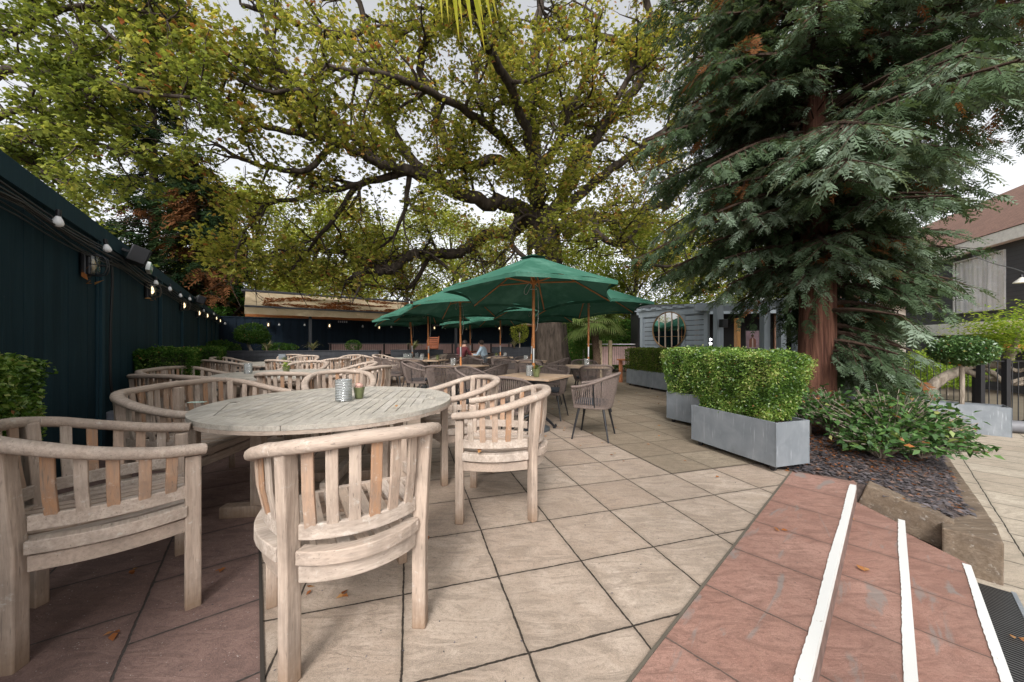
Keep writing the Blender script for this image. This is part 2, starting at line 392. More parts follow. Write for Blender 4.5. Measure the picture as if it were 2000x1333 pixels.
jb = MB(); jb.band([P2(-.63,-4), P2(-.63,4.2)], .003, .0075, .011); tag(jb.build('joint_strip', simple('mossy_joint_b', (.10,.085,.065), .95)), kind='structure')
M_RED2 = None
def cement_mat():
    t = NT('red_tread_with_cement'); co = t.coord()
    return t
st = [(-.196, .075, -.15), (.075, .37, -.30)]
for k, (n0, n1, z) in enumerate(st):
    sheet('step_tread', [P2(n0,-4), P2(n1,-4), P2(n1,3.9), P2(n0,4.2)], z, M_RED, .3+k*.0)
rb_ = MB(); rb_.poly([(*P2(-.1945,-4), -.15), (*P2(-.1945,4.2), -.15), (*P2(-.1945,4.2), -.002), (*P2(-.1945,-4), -.002)], [(0,1,2,3)]); tag(rb_.build('step_riser', simple('dirty_red_riser', (.15,.095,.078), .9, var=.4, scale=14, bump=.5)), kind='structure')
def paint_mat():
    t = NT('worn_white_paint'); co = t.coord()
    f = t.noise(co, 22, 5, .7); g = t.noise(co, 3, 3)
    b = t.mix(t.ramp(f, [(.66, 0), (.72, .8)]), (.60,.60,.58), (.28,.20,.17))
    t.principled(b, .7, 0, t.bump(f, .2, .003)); return t.m
PAINT = paint_mat()
random.seed(3)
for k, (nv, z) in enumerate(((-.196, .004), (.075, -.15), (.37, -.30))):
    # nosing stripe with an uneven inner edge, wrapped 5 cm down the riser
    b = MB(); inner = []; outer = []; s_ = -4
    while s_ < 4.14-.12*k:
        w = .036+random.uniform(-.0018, .0018)+.0025*math.sin(s_*5.3+k*2); inner.append(P2(nv-w, s_)); outer.append(P2(nv+.002, s_)); s_ += .018
    n_ = len(inner); vs = [(p[0], p[1], z+.0045) for p in inner]+[(p[0], p[1], z+.0045) for p in outer]+[(p[0]+nrm.x*.001, p[1]+nrm.y*.001, z-.028-.003*random.random()) for p in outer]
    b.poly(vs, [(i, n_+i, n_+i+1, i+1) for i in range(n_-1)]+[(n_+i, 2*n_+i, 2*n_+i+1, n_+i+1) for i in range(n_-1)])
    tag(b.build('step_nosing', PAINT), kind='structure')
# cement smears on the treads
cem = simple('grey_cement_smear', (.27,.24,.22), .9, var=.3, scale=20)
def smear(pts, z, name='cement_patch'):
    b = MB(); p = catmull([(x, y, z+.005) for x, y in pts], 3)
    b.poly(p, [tuple(range(len(p)))]); return tag(b.build(name, cem), kind='structure')
for (n0, s0, L, w, z) in ()and ((-.17, 2.35, .55, .045, -.15), (-.18, 1.35, .5, .03, -.15), (.12, 2.1, .6, .05, -.30), (.16, 1.55, .45, .06, -.30)):
    a, b2 = [], []
    for i in range(9):
        s_ = s0+L*i/8; wob = .02*math.sin(i*1.7+s0)
        a.append(P2(n0-w*.2+wob*.3, s_)); b2.append(P2(n0+w*math.sin(math.pi*i/8)**.5+wob+.004, s_))
    smear(a+b2[::-1], z)
# drainage grate
gt = empty('drain_grate', (0,0,0), 0, 'grey metal slotted drain grate beside the lowest step', 'drain')
b = MB(); b.band([P2(.385,-1), P2(.385,4.0)], -.45, -.437, .02).band([P2(.555,-1), P2(.555,4.0)], -.45, -.437, .02); b.build('frame', ZINC, gt)
b = MB()
for i in range(int(5.0/.022)):
    s_ = -1+i*.022
    b.poly([(*P2(.396, s_), -.44), (*P2(.544, s_), -.44), (*P2(.544, s_+.009), -.44), (*P2(.396, s_+.009), -.44)], [(0,1,2,3)])
sl = b.build('slat', simple('grate_bars', (.16,.16,.16), .4, .7), gt); sl['kind'] = 'stuff'
b = MB(); b.poly([(*P2(.39,-1), -.446), (*P2(.55,-1), -.446), (*P2(.55,4.0), -.446), (*P2(.39,4.0), -.446)], [(0,1,2,3)]); b.build('channel', simple('drain_dark', (.01,.01,.01), .9), gt)

# ------------------------------------------------------------------ fast leaf meshes
def npmesh(name, V, Fc, tone, mat, parent=None, kind=None):
    """V (n,3), Fc (m,4) quads, tone per vertex"""
    me = bpy.data.meshes.new(name); n, m = len(V), len(Fc); k = Fc.shape[1]
    me.vertices.add(n); me.vertices.foreach_set('co', V.astype(np.float32).ravel())
    me.loops.add(m*k); me.loops.foreach_set('vertex_index', Fc.astype(np.int32).ravel())
    me.polygons.add(m); me.polygons.foreach_set('loop_start', np.arange(0, m*k, k, dtype=np.int32))
    try: me.polygons.foreach_set('loop_total', np.full(m, k, dtype=np.int32))
    except Exception: pass
    at_ = me.attributes.new('tone', 'FLOAT', 'POINT'); at_.data.foreach_set('value', tone.astype(np.float32))
    me.update(calc_edges=True); me.materials.append(mat)
    o = bpy.data.objects.new(name, me); col.objects.link(o)
    if parent: o.parent = parent
    if kind: o['kind'] = kind
    return o
def unit(a): return a/np.maximum(np.linalg.norm(a, axis=-1, keepdims=True), 1e-9)
def rdirs(n): return unit(rng.normal(size=(n, 3)))
def leaves(P, size, aspect=.5, up=.4, tone=None, tips=None, droop=0):
    """one folded diamond leaf per point; returns V, F, tone"""
    n = len(P); N = rdirs(n); N[:, 2] = np.abs(N[:, 2])+up; N = unit(N)
    D = rdirs(n) if tips is None else unit(tips+.6*rdirs(n)); D[:, 2] -= droop
    D = unit(D-N*(D*N).sum(1, keepdims=True)); B = np.cross(N, D)
    s = size*rng.uniform(.65, 1.3, (n, 1))
    a = P; c = P+D*s; mid = P+D*s*.45
    V = np.stack([a, mid+B*s*aspect*.5+N*s*.08, c-N*s*.06, mid-B*s*aspect*.5+N*s*.08], 1).reshape(-1, 3)
    Fc = np.arange(4*n).reshape(n, 4)
    if tone is None: tone = rng.random(n)
    return V, Fc, np.repeat(tone, 4)
def palmate(P, size, k=5, tone=None, spread=2.4, aspect=.38):
    """hand-shaped leaves: k leaflets from one point, drooping"""
    n = len(P); N = rdirs(n); N[:, 2] = np.abs(N[:, 2])+.7; N = unit(N)
    D0 = rdirs(n); D0 = unit(D0-N*(D0*N).sum(1, keepdims=True)); B0 = np.cross(N, D0)
    s = size*rng.uniform(.6, 1.25, (n, 1)); Vs = []
    for j in range(k):
        an = (j/(k-1)-.5)*spread*1.0+rng.normal(0, .12, (n, 1)); D = D0*np.cos(an)+B0*np.sin(an); B = -D0*np.sin(an)+B0*np.cos(an)
        L = s*(1-.35*abs(j/(k-1)-.5)*2)
        Dd = unit(D-N*.35)
        Vs.append(np.stack([P, P+Dd*L*.6+B*L*aspect*.5, P+Dd*L-N*L*.1, P+Dd*L*.6-B*L*aspect*.5], 1))
    V = np.concatenate(Vs, 1).reshape(-1, 3); Fc = np.arange(4*k*n).reshape(-1, 4)
    if tone is None: tone = rng.random(n)
    return V, Fc, np.repeat(tone, 4*k)
def star(P, size, tone=None):
    """lobed maple leaves: a fan of three kites"""
    return palmate(P, size, 3, tone, 2.2, .75)
def merge(parts):
    V = []; Fc = []; T = []; o = 0
    for v, f, t in parts: V.append(v); Fc.append(f+o); T.append(t); o += len(v)
    return np.concatenate(V), np.concatenate(Fc), np.concatenate(T)

# ------------------------------------------------------------------ branching tree grower
def grow(limbs, bark_mb, levels, seed=1):
    """limbs: list of (points, r0, r1). levels: list of (per-metre count, length, wiggle, droop, sides). returns twig points"""
    rd = random.Random(seed); twigs = []
    cur = []
    for pts, r0, r1 in limbs:
        p = catmull(pts, 5); m = len(p)
        for i in range(1, m-1): p[i] = p[i]+Vector((rd.gauss(0,1), rd.gauss(0,1), rd.gauss(0,1)))*r0*.18
        rr = [r0+(r1-r0)*(i/(m-1))**.8 for i in range(m)]
        bark_mb.tube(p, rr, 9, cap=True); cur.append((p, rr))
    for li, (dens, ln, wig, droop, sides) in enumerate(levels):
        nxt = []
        for p, rr in cur:
            L = sum((p[i+1]-p[i]).length for i in range(len(p)-1))
            cnt = max(1, int(L*dens+rd.random()))
            for c in range(cnt):
                f = (.22 if li == 0 else .12)+(.86)*(c+rd.random())/cnt; f = min(f, 1)
                i = min(int(f*(len(p)-1)), len(p)-2); base = p[i].lerp(p[i+1], f*(len(p)-1)-i)
                t = (p[i+1]-p[i]).normalized()
                v = Vector((rd.gauss(0,1), rd.gauss(0,1), rd.gauss(0,1)*.75+.15)); v = (v-t*v.dot(t)*.8).normalized()
                d = (v+t*rd.uniform(.2, .9)).normalized()
                l = ln*rd.uniform(.55, 1.25)*(1-.25*f); ns = 5
                q = [base]; 
                for s_ in range(ns):
                    d = (d+Vector((rd.gauss(0,wig), rd.gauss(0,wig), rd.gauss(0,wig)-droop))).normalized()
                    q.append(q[-1]+d*l/ns)
                r0 = min(rr[i]*.6, .018*ln*1.4+.004); r_ = [max(r0*(1-.8*s_/ns), .004) for s_ in range(ns+1)]
                bark_mb.tube(q, r_, sides, cap=False); nxt.append((q, r_))
        cur = nxt
    for q, _ in cur:
        for i in range(1, len(q)): twigs.append((q[i-1], q[i]))
    return twigs
def twig_points(twigs, per, jit):
    A = np.array([tuple(a) for a, b in twigs]); B = np.array([tuple(b) for a, b in twigs])
    A = np.repeat(A, per, 0); B = np.repeat(B, per, 0); t = rng.random((len(A), 1))
    return A+(B-A)*t+rng.normal(0, jit, (len(A), 3))
def clumptone(P, sc, spread=.22, base=.5):
    v = np.array([mnoise.noise(Vector(p)*sc) for p in P[::1]]) if len(P) < 90000 else np.zeros(len(P))
    return np.clip(base+v*.55+rng.normal(0, spread, len(P)), 0, 1)
#SECTION2
# ------------------------------------------------------------------ left fence
def fencemat(name, a, b, sx=7.5):
    t = NT(name); co = t.coord()
    n = t.noise(t.coord((1,1,.15)), 9, 6, .65, .5); n2 = t.noise(co, 1.2, 3)
    base = t.mix(t.ramp(n, [(.3, 0), (.7, 1)]), a, b)
    base = t.mix(t.ramp(n2, [(.5, 0), (.75, .5)]), base, tuple(x*.7 for x in a))
    isl = t.n('ShaderNodeNewGeometry').outputs['Random Per Island']; base = t.mix(t.math('MULTIPLY', isl, .45), base, tuple(x*.62 for x in a)); dr = t.noise(t.coord((9,9,.35)), 3, 5, .7); base = t.mix(t.ramp(dr, [(.60, 0), (.74, .35)]), base, tuple(x*1.9+.01 for x in b))
    sp = t.noise(co, 55, 2); base = t.mix(t.ramp(sp, [(.77, 0), (.80, .45)]), base, (.2,.22,.22))
    t.principled(base, .8, 0, t.bump(n, .6, .008), .18); return t.m
NAVY = fencemat('dark_teal_fence_paint', (.007,.026,.036), (.014,.040,.053))
NAVY2 = fencemat('dark_navy_board_paint', (.007,.014,.024), (.011,.022,.036))
TRIM = fencemat('teal_fence_trim', (.016,.042,.056), (.022,.055,.070))
def FP(t, off=0, z=0): v = F0+FD*t+FN*off; return Vector((v.x, v.y, z))
def tpx(px): k = (px-1000)/F; return (-3.36-2.32*k)/(.81*k+.587)
def fz(t, py, off=0): v = FP(t, off); return H-(py-YH)*v.y/F
arz = math.atan2(FD.y, FD.x)
fe = empty('garden_fence', FP(0), 0, 'long dark teal board fence running back along the left side', 'fence')
fe.location = (0,0,0)
b = MB(); t_ = -3.0; random.seed(5)
while t_ < 16.9:
    w = .148; b.box(FP(t_+w/2, random.uniform(-.001, .0015), 1.2), (w-.0012, .02, 2.4), arz); t_ += w
b.build('boards', NAVY, fe)
b = MB(); b.box(FP(7, -.01, 2.42), (20.2, .10, .03), arz); b.box(FP(7, .03, 2.335), (20.2, .03, .135), arz); b.build('cap_rail', TRIM, fe)
for px in (190, 310, 353, 386, 402, 412, 420):
    b = MB(); b.box(FP(tpx(px), .028, 1.14), (.09, .035, 2.28), arz); b.box(FP(tpx(px)-.10, .022, 1.14), (.02, .02, 2.28), arz); b.build('batten', TRIM, fe, bevel=.004)
# cables bunched under the cap
cb = empty('cable_bundle', (0,0,0), 0, 'bunch of black cables draped along the top of the left fence', 'cables')
CABLE = simple('black_cable', (.012,.012,.013), .45)
random.seed(11)
for k in range(8):
    pts = []; t_ = -2.5
    while t_ < 16.6:
        sag = .03*math.sin(t_*1.9+k)+.05*abs(math.sin(t_*math.pi/2.3))*(k % 3)
        pts.append(FP(t_, .06+.012*(k%3), 2.21-.021*k-sag*.6)); t_ += .28
    MB().tube(pts, .008 if k < 5 else .005, 5).build('cable', CABLE, cb, smooth=True, angle=0)
b = MB(); tj = tpx(199)
pts = [FP(tj, .06, 2.15), FP(tj+.02, .07, 1.9), FP(tj, .06, 1.3), FP(tj+.01,.06,.75), FP(tj+.08, .08, .52), FP(tj+.12, .08, .42)]
dc = empty('drop_cable', (0,0,0), 0, 'pair of black cables hanging straight down the fence to a grey socket box', 'cable')
for dx in (0, .03): MB().tube(catmull([p+Vector((FD.x*dx, FD.y*dx, 0)) for p in pts], 5), .009, 6).build('cable', CABLE, dc, smooth=True, angle=0)
sb = empty('socket_box', FP(tj+.14, .06, .36), arz, 'grey outdoor socket box low on the teal fence', 'socket box')
SOCK = simple('grey_plastic', (.22,.23,.26), .45)
MB().box((0,0,0), (.13,.10,.15)).build('body', SOCK, sb, bevel=.008)
MB().box((.05,-.095,.01), (.014,.10,.14), .5).build('lid', simple('clear_grey_lid', (.32,.33,.36), .25), sb, bevel=.004)
MB().tube([(0,0,-.07),(.01,-.02,-.14),(.05,-.03,-.12)], .009, 6).build('plug_lead', simple('white_plastic', (.75,.75,.73), .4), sb, smooth=True)
# bulbs
WBULB = simple('opal_bulb_glass', (.80,.80,.80), .25, var=.03)
def glass(name='clear_glass', rough=.02, tint=(.9,.95,.95), k1=.6, k0=.06):
    t = NT(name); g = t.n('ShaderNodeBsdfGlossy'); g.inputs['Roughness'].default_value = rough+.03; tr = t.n('ShaderNodeBsdfTransparent'); tr.inputs[0].default_value = (*tint, 1)
    lw = t.n('ShaderNodeLayerWeight'); lw.inputs[0].default_value = .35; m = t.n('ShaderNodeMixShader')
    t.l(t.math('ADD', t.math('MULTIPLY', lw.outputs['Facing'], k1), k0), m.inputs[0]); t.l(tr.outputs[0], m.inputs[1]); t.l(g.outputs[0], m.inputs[2]); t.l(m.outputs[0], t.out.inputs[0]); return t.m
GLASS = glass()
PANE = glass('window_pane_glass', .0, (.97,.97,.97), .12, .03)
def emit(name, c, s):
    t = NT(name); e = t.n('ShaderNodeEmission'); e.inputs[0].default_value = (*c, 1); e.inputs[1].default_value = s; t.l(e.outputs[0], t.out.inputs[0]); return t.m
WARM = emit('lit_filament', (1, .70, .38), 2.6)
WARMD = emit('dim_filament', (1, .55, .25), 1.2)
bulb0 = empty('light_bulb', (0,0,0))
MB().lathe((0,0,0), [(.019,.0),(.021,-.03),(.019,-.065)], 12).build('socket', DARKP, bulb0, smooth=True)
MB().lathe((0,0,0), [(.017,-.06),(.022,-.075),(.034,-.10),(.041,-.125),(.038,-.145),(.022,-.16),(.004,-.165)], 16).build('glass_bulb', WBULB, bulb0, smooth=True, angle=0)
bl = [(75,440,'nearest white bulb hanging under the fence cables, at the far left'), (176,490,'small white bulb above the unlit bulkhead lamp on the fence'),
 (262,524,'white bulb tilted beside the green exit sign'), (287,556,'white bulb right above the first lit bulkhead lamp'),
 (318,568,'white bulb between the first and second lit bulkhead lamps'), (340,580,'white bulb just left of the second lit bulkhead lamp'),
 (360,587,'white bulb touching the second speaker on the fence'), (391,609,'tiny white bulb right of the third lit lamp'), (409,615,'farthest white bulb near the fence corner')]
bi = 0
for px, py, lab in bl:
    t_ = tpx(px); p = FP(t_, .10); p.z = fz(t_, py, .1)+.12
    o = bulb0 if bi == 0 else copy_tree(bulb0, p, 0); o.location = p; o['label'] = lab; o['category'] = 'light bulb'; o['group'] = 'string light bulbs along the left fence'; o.scale = (.82,)*3
    if bi == 2: o.rotation_euler = (R(55), 0, arz-R(40))
    else: o.rotation_euler = (R(random.uniform(-14, 14)), R(random.uniform(-14, 14)), 0)
    bi += 1
# bulkhead lamps
def make_lamp(lit):
    l = empty('wall_lamp', (0,0,0))
    MB().box((0,-.02,0), (.14,.04,.24)).box((0,-.05,0), (.12,.03,.20)).build('backplate', DARKP, l, bevel=.012)
    b = MB()
    pr = [(-.10,.045),(-.095,.11),(-.07,.15),(0,.165),(.07,.15),(.095,.11),(.10,.045)]
    for xx in (-.035, .035): b.tube(catmull([(xx, -y, z) for z, y in pr], 3), .005, 6)
    b.tube(catmull([(-.06,-.055,0),(-.058,-.11,0),(0,-.165,0),(.058,-.11,0),(.06,-.055,0)], 4), .005, 6)
    b.build('cage', DARKP, l, smooth=True)
    g = MB(); seg = 10
    for i, (z, y) in enumerate(pr): pass
    g.lathe((0,-.06,0), [(.012,-.088),(.045,-.08),(.052,-.05),(.052,.05),(.045,.08),(.012,.088)], 16).build('glass_cover', GLASS, l, smooth=True)
    MB().lathe((0,-.065,0), [(.006,-.05),(.022,-.03),(.028,.0),(.018,.035),(.008,.06)], 12).build('lit_bulb' if lit else 'bulb', WARM if lit else simple('unlit_bulb', (.45,.33,.2), .2), l, smooth=True)
    return l
lamp_off = make_lamp(False); lamp_on = make_lamp(True)
t_ = tpx(155); lamp_off.location = FP(t_, .02, fz(t_, 516)); lamp_off.rotation_euler = (0,0,arz)
tag(lamp_off, 'unlit black caged bulkhead lamp, the nearest one on the teal fence', 'wall lamp', 'caged bulkhead lamps on the left fence')
ll = [(281,567,'first lit caged bulkhead lamp, right below a white bulb'), (349,597,'second lit caged lamp, left of the second speaker'), (381,612,'third lit caged lamp beyond the second speaker'),
      (398,617,'fourth lit caged lamp towards the fence corner'), (417,622,'fifth lit caged lamp, one before the corner'), (425,627,'last lit caged lamp beside the fence corner')]
for i, (px, py, lab) in enumerate(ll):
    t_ = tpx(px); p = FP(t_, .02, fz(t_, py)); o = lamp_on if i == 0 else copy_tree(lamp_on, p, 0)
    o.location = p; o.rotation_euler = (0,0,arz); tag(o, lab, 'wall lamp', 'caged bulkhead lamps on the left fence')
for i, (px, py, s, lab) in enumerate(((229,500,1,'black wedge loudspeaker under the fence cap, the near one'), (374,586,1.05,'black loudspeaker farther back along the fence'))):
    t_ = tpx(px); k = empty('loudspeaker', FP(t_, .16, fz(t_, py, .16)), arz+math.pi+.25, lab, 'speaker', 'loudspeakers on the left fence'); k.rotation_euler = (R(18), 0, arz+.25)
    MB().prism([(-.15,.07),(.15,.07),(.12,-.10),(-.12,-.10)], -.10, .10).build('cabinet', DARKP, k, bevel=.012)
    MB().box((0,-.104,0), (.215,.008,.175)).build('grille', simple('speaker_grille', (.02,.02,.022), .7, bump=.5), k, bevel=.002)
    MB().box((0,.10,.02), (.05,.07,.03)).build('bracket', BLACK, k)
# exit sign
t_ = tpx(274); ex = empty('exit_sign', FP(t_, .09, fz(t_, 524, .09)), arz+math.pi, 'small green and white emergency exit sign on the fence', 'sign'); ex.rotation_euler = (R(8),R(6),arz+.1)
MB().box((0,0,0), (.26,.05,.12)).build('housing', simple('white_sign_case', (.6,.62,.6), .4), ex, bevel=.006)
MB().box((0,-.027,-.002), (.25,.004,.11)).build('panel', simple('green_sign_face', (.05,.22,.12), .35), ex)
def text(s, size, mat, parent, loc, rot, name='lettering', extr=.001):
    c = bpy.data.curves.new(name, 'FONT'); c.body = s; c.size = size; c.extrude = extr; c.align_x = 'CENTER'; c.align_y = 'CENTER'
    o = bpy.data.objects.new(name, c); col.objects.link(o); o.parent = parent; o.location = loc; o.rotation_euler = rot
    dg = bpy.context.evaluated_depsgraph_get(); dg.update(); me = bpy.data.meshes.new_from_object(o.evaluated_get(dg))
    bpy.data.objects.remove(o); o = bpy.data.objects.new(name, me); col.objects.link(o); o.parent = parent; o.location = loc; o.rotation_euler = rot
    me.materials.clear(); me.materials.append(mat); return o
WHITE = simple('white_marking', (.75,.75,.75), .5, var=.02)
text('EXIT', .065, WHITE, ex, (.045,-.031,0), (R(90),0,0))
b = MB(); b.lathe((-.078,-.031,.032), [(.009,-.002),(.009,.002)], 8); b.box((-.078,-.031,.005), (.02,.003,.03), M=Matrix.Rotation(.3,3,'Y')); b.box((-.088,-.031,-.022), (.01,.003,.035), M=Matrix.Rotation(.6,3,'Y')); b.box((-.066,-.031,-.022), (.01,.003,.035), M=Matrix.Rotation(-.5,3,'Y')); b.build('running_figure', WHITE, ex)

# ------------------------------------------------------------------ back fence, shelter with awning
BD = Vector((.863, .505)); BN = Vector((.505, -.863)); C0 = Vector((-13.25, 16.1))
def BP(s, off=0, z=0): v = C0+BD*s+BN*off; return Vector((v.x, v.y, z))
brz = math.atan2(BD.y, BD.x)
bf = empty('back_fence', (0,0,0), 0, 'dark navy vertical board fence closing the far end of the patio', 'fence')
b = MB(); s_ = -.5
while s_ < 24:
    b.box(BP(s_+.075, 0 if int(s_/.15) % 2 else .018, 1.20), (.15, .02, 2.4), brz); s_ += .15
b.build('boards', NAVY2, bf)
MB().box(BP(11.7, .0, 2.42), (24.6, .12, .04), brz).build('cap_rail', NAVY2, bf)
# low pinkish panelling in front of it
lw = empty('low_panel_wall', (0,0,0), 0, 'low pale pink slatted panelling with dark posts below the navy fence', 'wall')
b = MB(); s_ = 4.4
PINK = simple('pink_boards', (.40,.27,.25), .8)
while s_ < 15: b.box(BP(s_, .5, .88), (.085, .02, .55), brz); s_ += .1
b.build('panel', PINK, lw)
MB().box(BP(9.7, .5, 1.19), (10.8, .08, .05), brz).build('handrail', simple('grey_rail', (.10,.10,.11), .6), lw)
for k in range(9): MB().box(BP(4.4+k*1.3, .55, .6), (.07, .07, 1.2), brz).build('post', simple('dark_rail_post', (.04,.03,.03), .6), lw)
# awning
CREAM = fabric('cream_awning_fabric', (.50,.39,.25), (.60,.49,.33), .35)
AD = Vector((.81, .588)); AN = Vector((-.588, .81)); A0 = Vector((-10.0, 13.2))
def AP(s, d, z): v = A0+AD*s+AN*d; return Vector((v.x, v.y, z))
awn = empty('awning', (0,0,0), 0, 'long cream retractable awning with brown leaves lying on top', 'awning')
AL = 16.2
b = MB(); NS = 40
g = []
for j in range(7):
    f = j/6
    for i in range(NS+1): g.append(AP(AL*i/NS, .02+1.78*f, 2.62+.73*f-.05*math.sin(math.pi*f)))
b.poly(g, [(j*(NS+1)+i, j*(NS+1)+i+1, (j+1)*(NS+1)+i+1, (j+1)*(NS+1)+i) for j in range(6) for i in range(NS)])
b.build('canopy', CREAM, awn, smooth=True, angle=0)
b = MB(); g = [AP(AL*i/NS, .0, 2.57) for i in range(NS+1)]+[AP(AL*i/NS, -.0, 2.57-.27+.008*math.sin(i*2)) for i in range(NS+1)]
b.poly(g, [(i, i+1, NS+2+i, NS+1+i) for i in range(NS)]); b.build('valance', CREAM, awn)
arz2 = math.atan2(AD.y, AD.x)
DGREY = simple('dark_grey_metal', (.045,.048,.055), .5)
MB().box(AP(AL/2, 0, 2.60), (AL, .07, .07), arz2).build('front_bar', DGREY, awn, bevel=.01)
MB().box(AP(AL/2, 1.86, 3.40), (AL+.3, .16, .10), arz2).build('cassette', DGREY, awn, bevel=.01)
for s_ in (2.2, 9.0, 15.6): MB().box(AP(s_, .5, 1.3), (.11, .11, 2.6), arz2).build('post', DGREY, awn)
random.seed(8); b = MB()
for s_ in (.3, 4, 8, 12, 15.9):
    MB().tube([AP(s_, .06, 2.56), AP(s_, 1.8, 3.22)], .03, 6).build('arm', simple('orange_timber_rafter', (.42,.15,.05), .6), awn)
n = 16000; s_ = rng.uniform(.6, AL-1, n); d_ = rng.uniform(.05, 1.75, n)
keep = np.array([mnoise.noise(Vector((s_[i]*.75, d_[i]*2.2, 3)))+.30*(1-d_[i]/1.8) > .14 for i in range(n)])
s_, d_ = s_[keep], d_[keep]
P = np.array([tuple(AP(a, c, 2.635+.73*(c-.02)/1.78-.05*math.sin(math.pi*(c-.02)/1.78))) for a, c in zip(s_, d_)])
V, Fc, T = leaves(P, .10, .7, up=3, tone=rng.uniform(0, .35, len(P)))
lf = npmesh('leaf_litter', V, Fc, T, L_DEAD); tag(lf, 'heap of dead brown leaves lying on the cream awning', 'leaves', kind='stuff')
# soffit with orange timber behind the awning
sh = empty('shelter', (0,0,0), 0, 'timber lean-to roof behind the cream awning', 'shelter')
MB().prism([tuple(AP(-.1,1.95,0).xy), tuple(AP(AL+.2,1.95,0).xy), tuple(AP(AL+.2,3.4,0).xy), tuple(AP(-.1,3.4,0).xy)], 3.30, 3.38).build('roof', DGREY, sh)
MB().box(AP(AL/2, .9, 2.33), (AL, .07, .14), arz2).build('beam', simple('orange_timber_beam', (.48,.17,.05), .6), sh)
# row of bulbs across the back fence
labs = ['leftmost', 'second', 'third', 'fourth', 'fifth', 'sixth', 'seventh', 'eighth']
for i, (px, py, lit) in enumerate(((525,635,1),(643,637,1),(739,640,1),(846,641,1),(908,642,1),(972,642,1))):
    k = (px-1000)/F; s_ = (C0.x-k*C0.y)/(k*BD.y-BD.x); p = BP(s_, .16); p.z = H-(py-YH)*p.y/F
    o = copy_tree(lamp_on, p, brz, labs[i]+' lit warm lamp from the left on the far navy fence', 'lit lamps on the far navy fence'); o['category'] = 'wall lamp'; o.scale = (1.25,)*3
for i, px in enumerate((442, 496, 546, 595, 707, 762, 797, 866)):
    k = (px-1000)/F; s_ = (C0.x-k*C0.y)/(k*BD.y-BD.x); p = BP(s_, .3); p.z = 2.22+.02*(i%2)
    o = copy_tree(bulb0, p, 0, labs[i]+' unlit white bulb from the left, hanging before the far fence', 'unlit bulbs before the far fence'); o['category'] = 'light bulb'; o.scale = (1.1,)*3
for i, (px, py) in enumerate(((669,629), (851,636), (991,636))):
    k = (px-1000)/F; s_ = (C0.x-k*C0.y)/(k*BD.y-BD.x); p = BP(s_, .06); p.z = H-(py-YH)*p.y/F
    sg = empty('sign', p, brz, ('left', 'middle', 'right')[i]+' small row of white letters on the far navy fence', 'sign', 'white letter signs on the far fence')
    MB().box((0,0,0), (.5,.01,.14)).build('plate', NAVY2, sg)
    b = MB(); 
    for q in range(5): b.box((-.19+.095*q,-.009,0), (.055,.006,.09)).box((-.19+.095*q,-.013,.0), (.02,.003,.04))
    b.build('letters', simple('pale_letters', (.33,.35,.38), .6), sg)

# ------------------------------------------------------------------ dark raised planter walls at the far side
DK = fencemat('dark_grey_planter_board', (.035,.037,.042), (.055,.057,.064))
def wallbox(name, a, b_, h, th, mat, label, cat, cap=None):
    a = Vector(a); b_ = Vector(b_); d = b_-a; rz = math.atan2(d.y, d.x); c = (a+b_)/2
    e = empty(name, (c.x, c.y, 0), rz, label, cat)
    m = MB(); nb = max(1, int(h/.15))
    for k in range(nb): m.box((0,0,h/nb*(k+.5)), (d.length, th, h/nb-.006))
    m.build('boards', mat, e, bevel=.003)
    MB().box((0,0,h+.015), (d.length+.03, th+.05, .03)).build('coping', mat, e, bevel=.003)
    s = MB().box((0,0,h+.02), (d.length-.05, th-.06, .026)); return e
wallbox('raised_planter', (-9.3,11.2), (-4.6,12.3), .93, .55, DK, 'long dark grey raised planter behind the far teak chairs', 'planter')
wallbox('raised_planter', (-4.4,12.9), (-2.6,13.3), .93, .5, DK, 'short dark raised planter left of the stacked red chairs', 'planter')
wallbox('raised_planter', (-.9,16.6), (4.6,16.0), 1.0, .5, DK, 'dark raised planter wall behind the big chestnut trunk', 'planter')

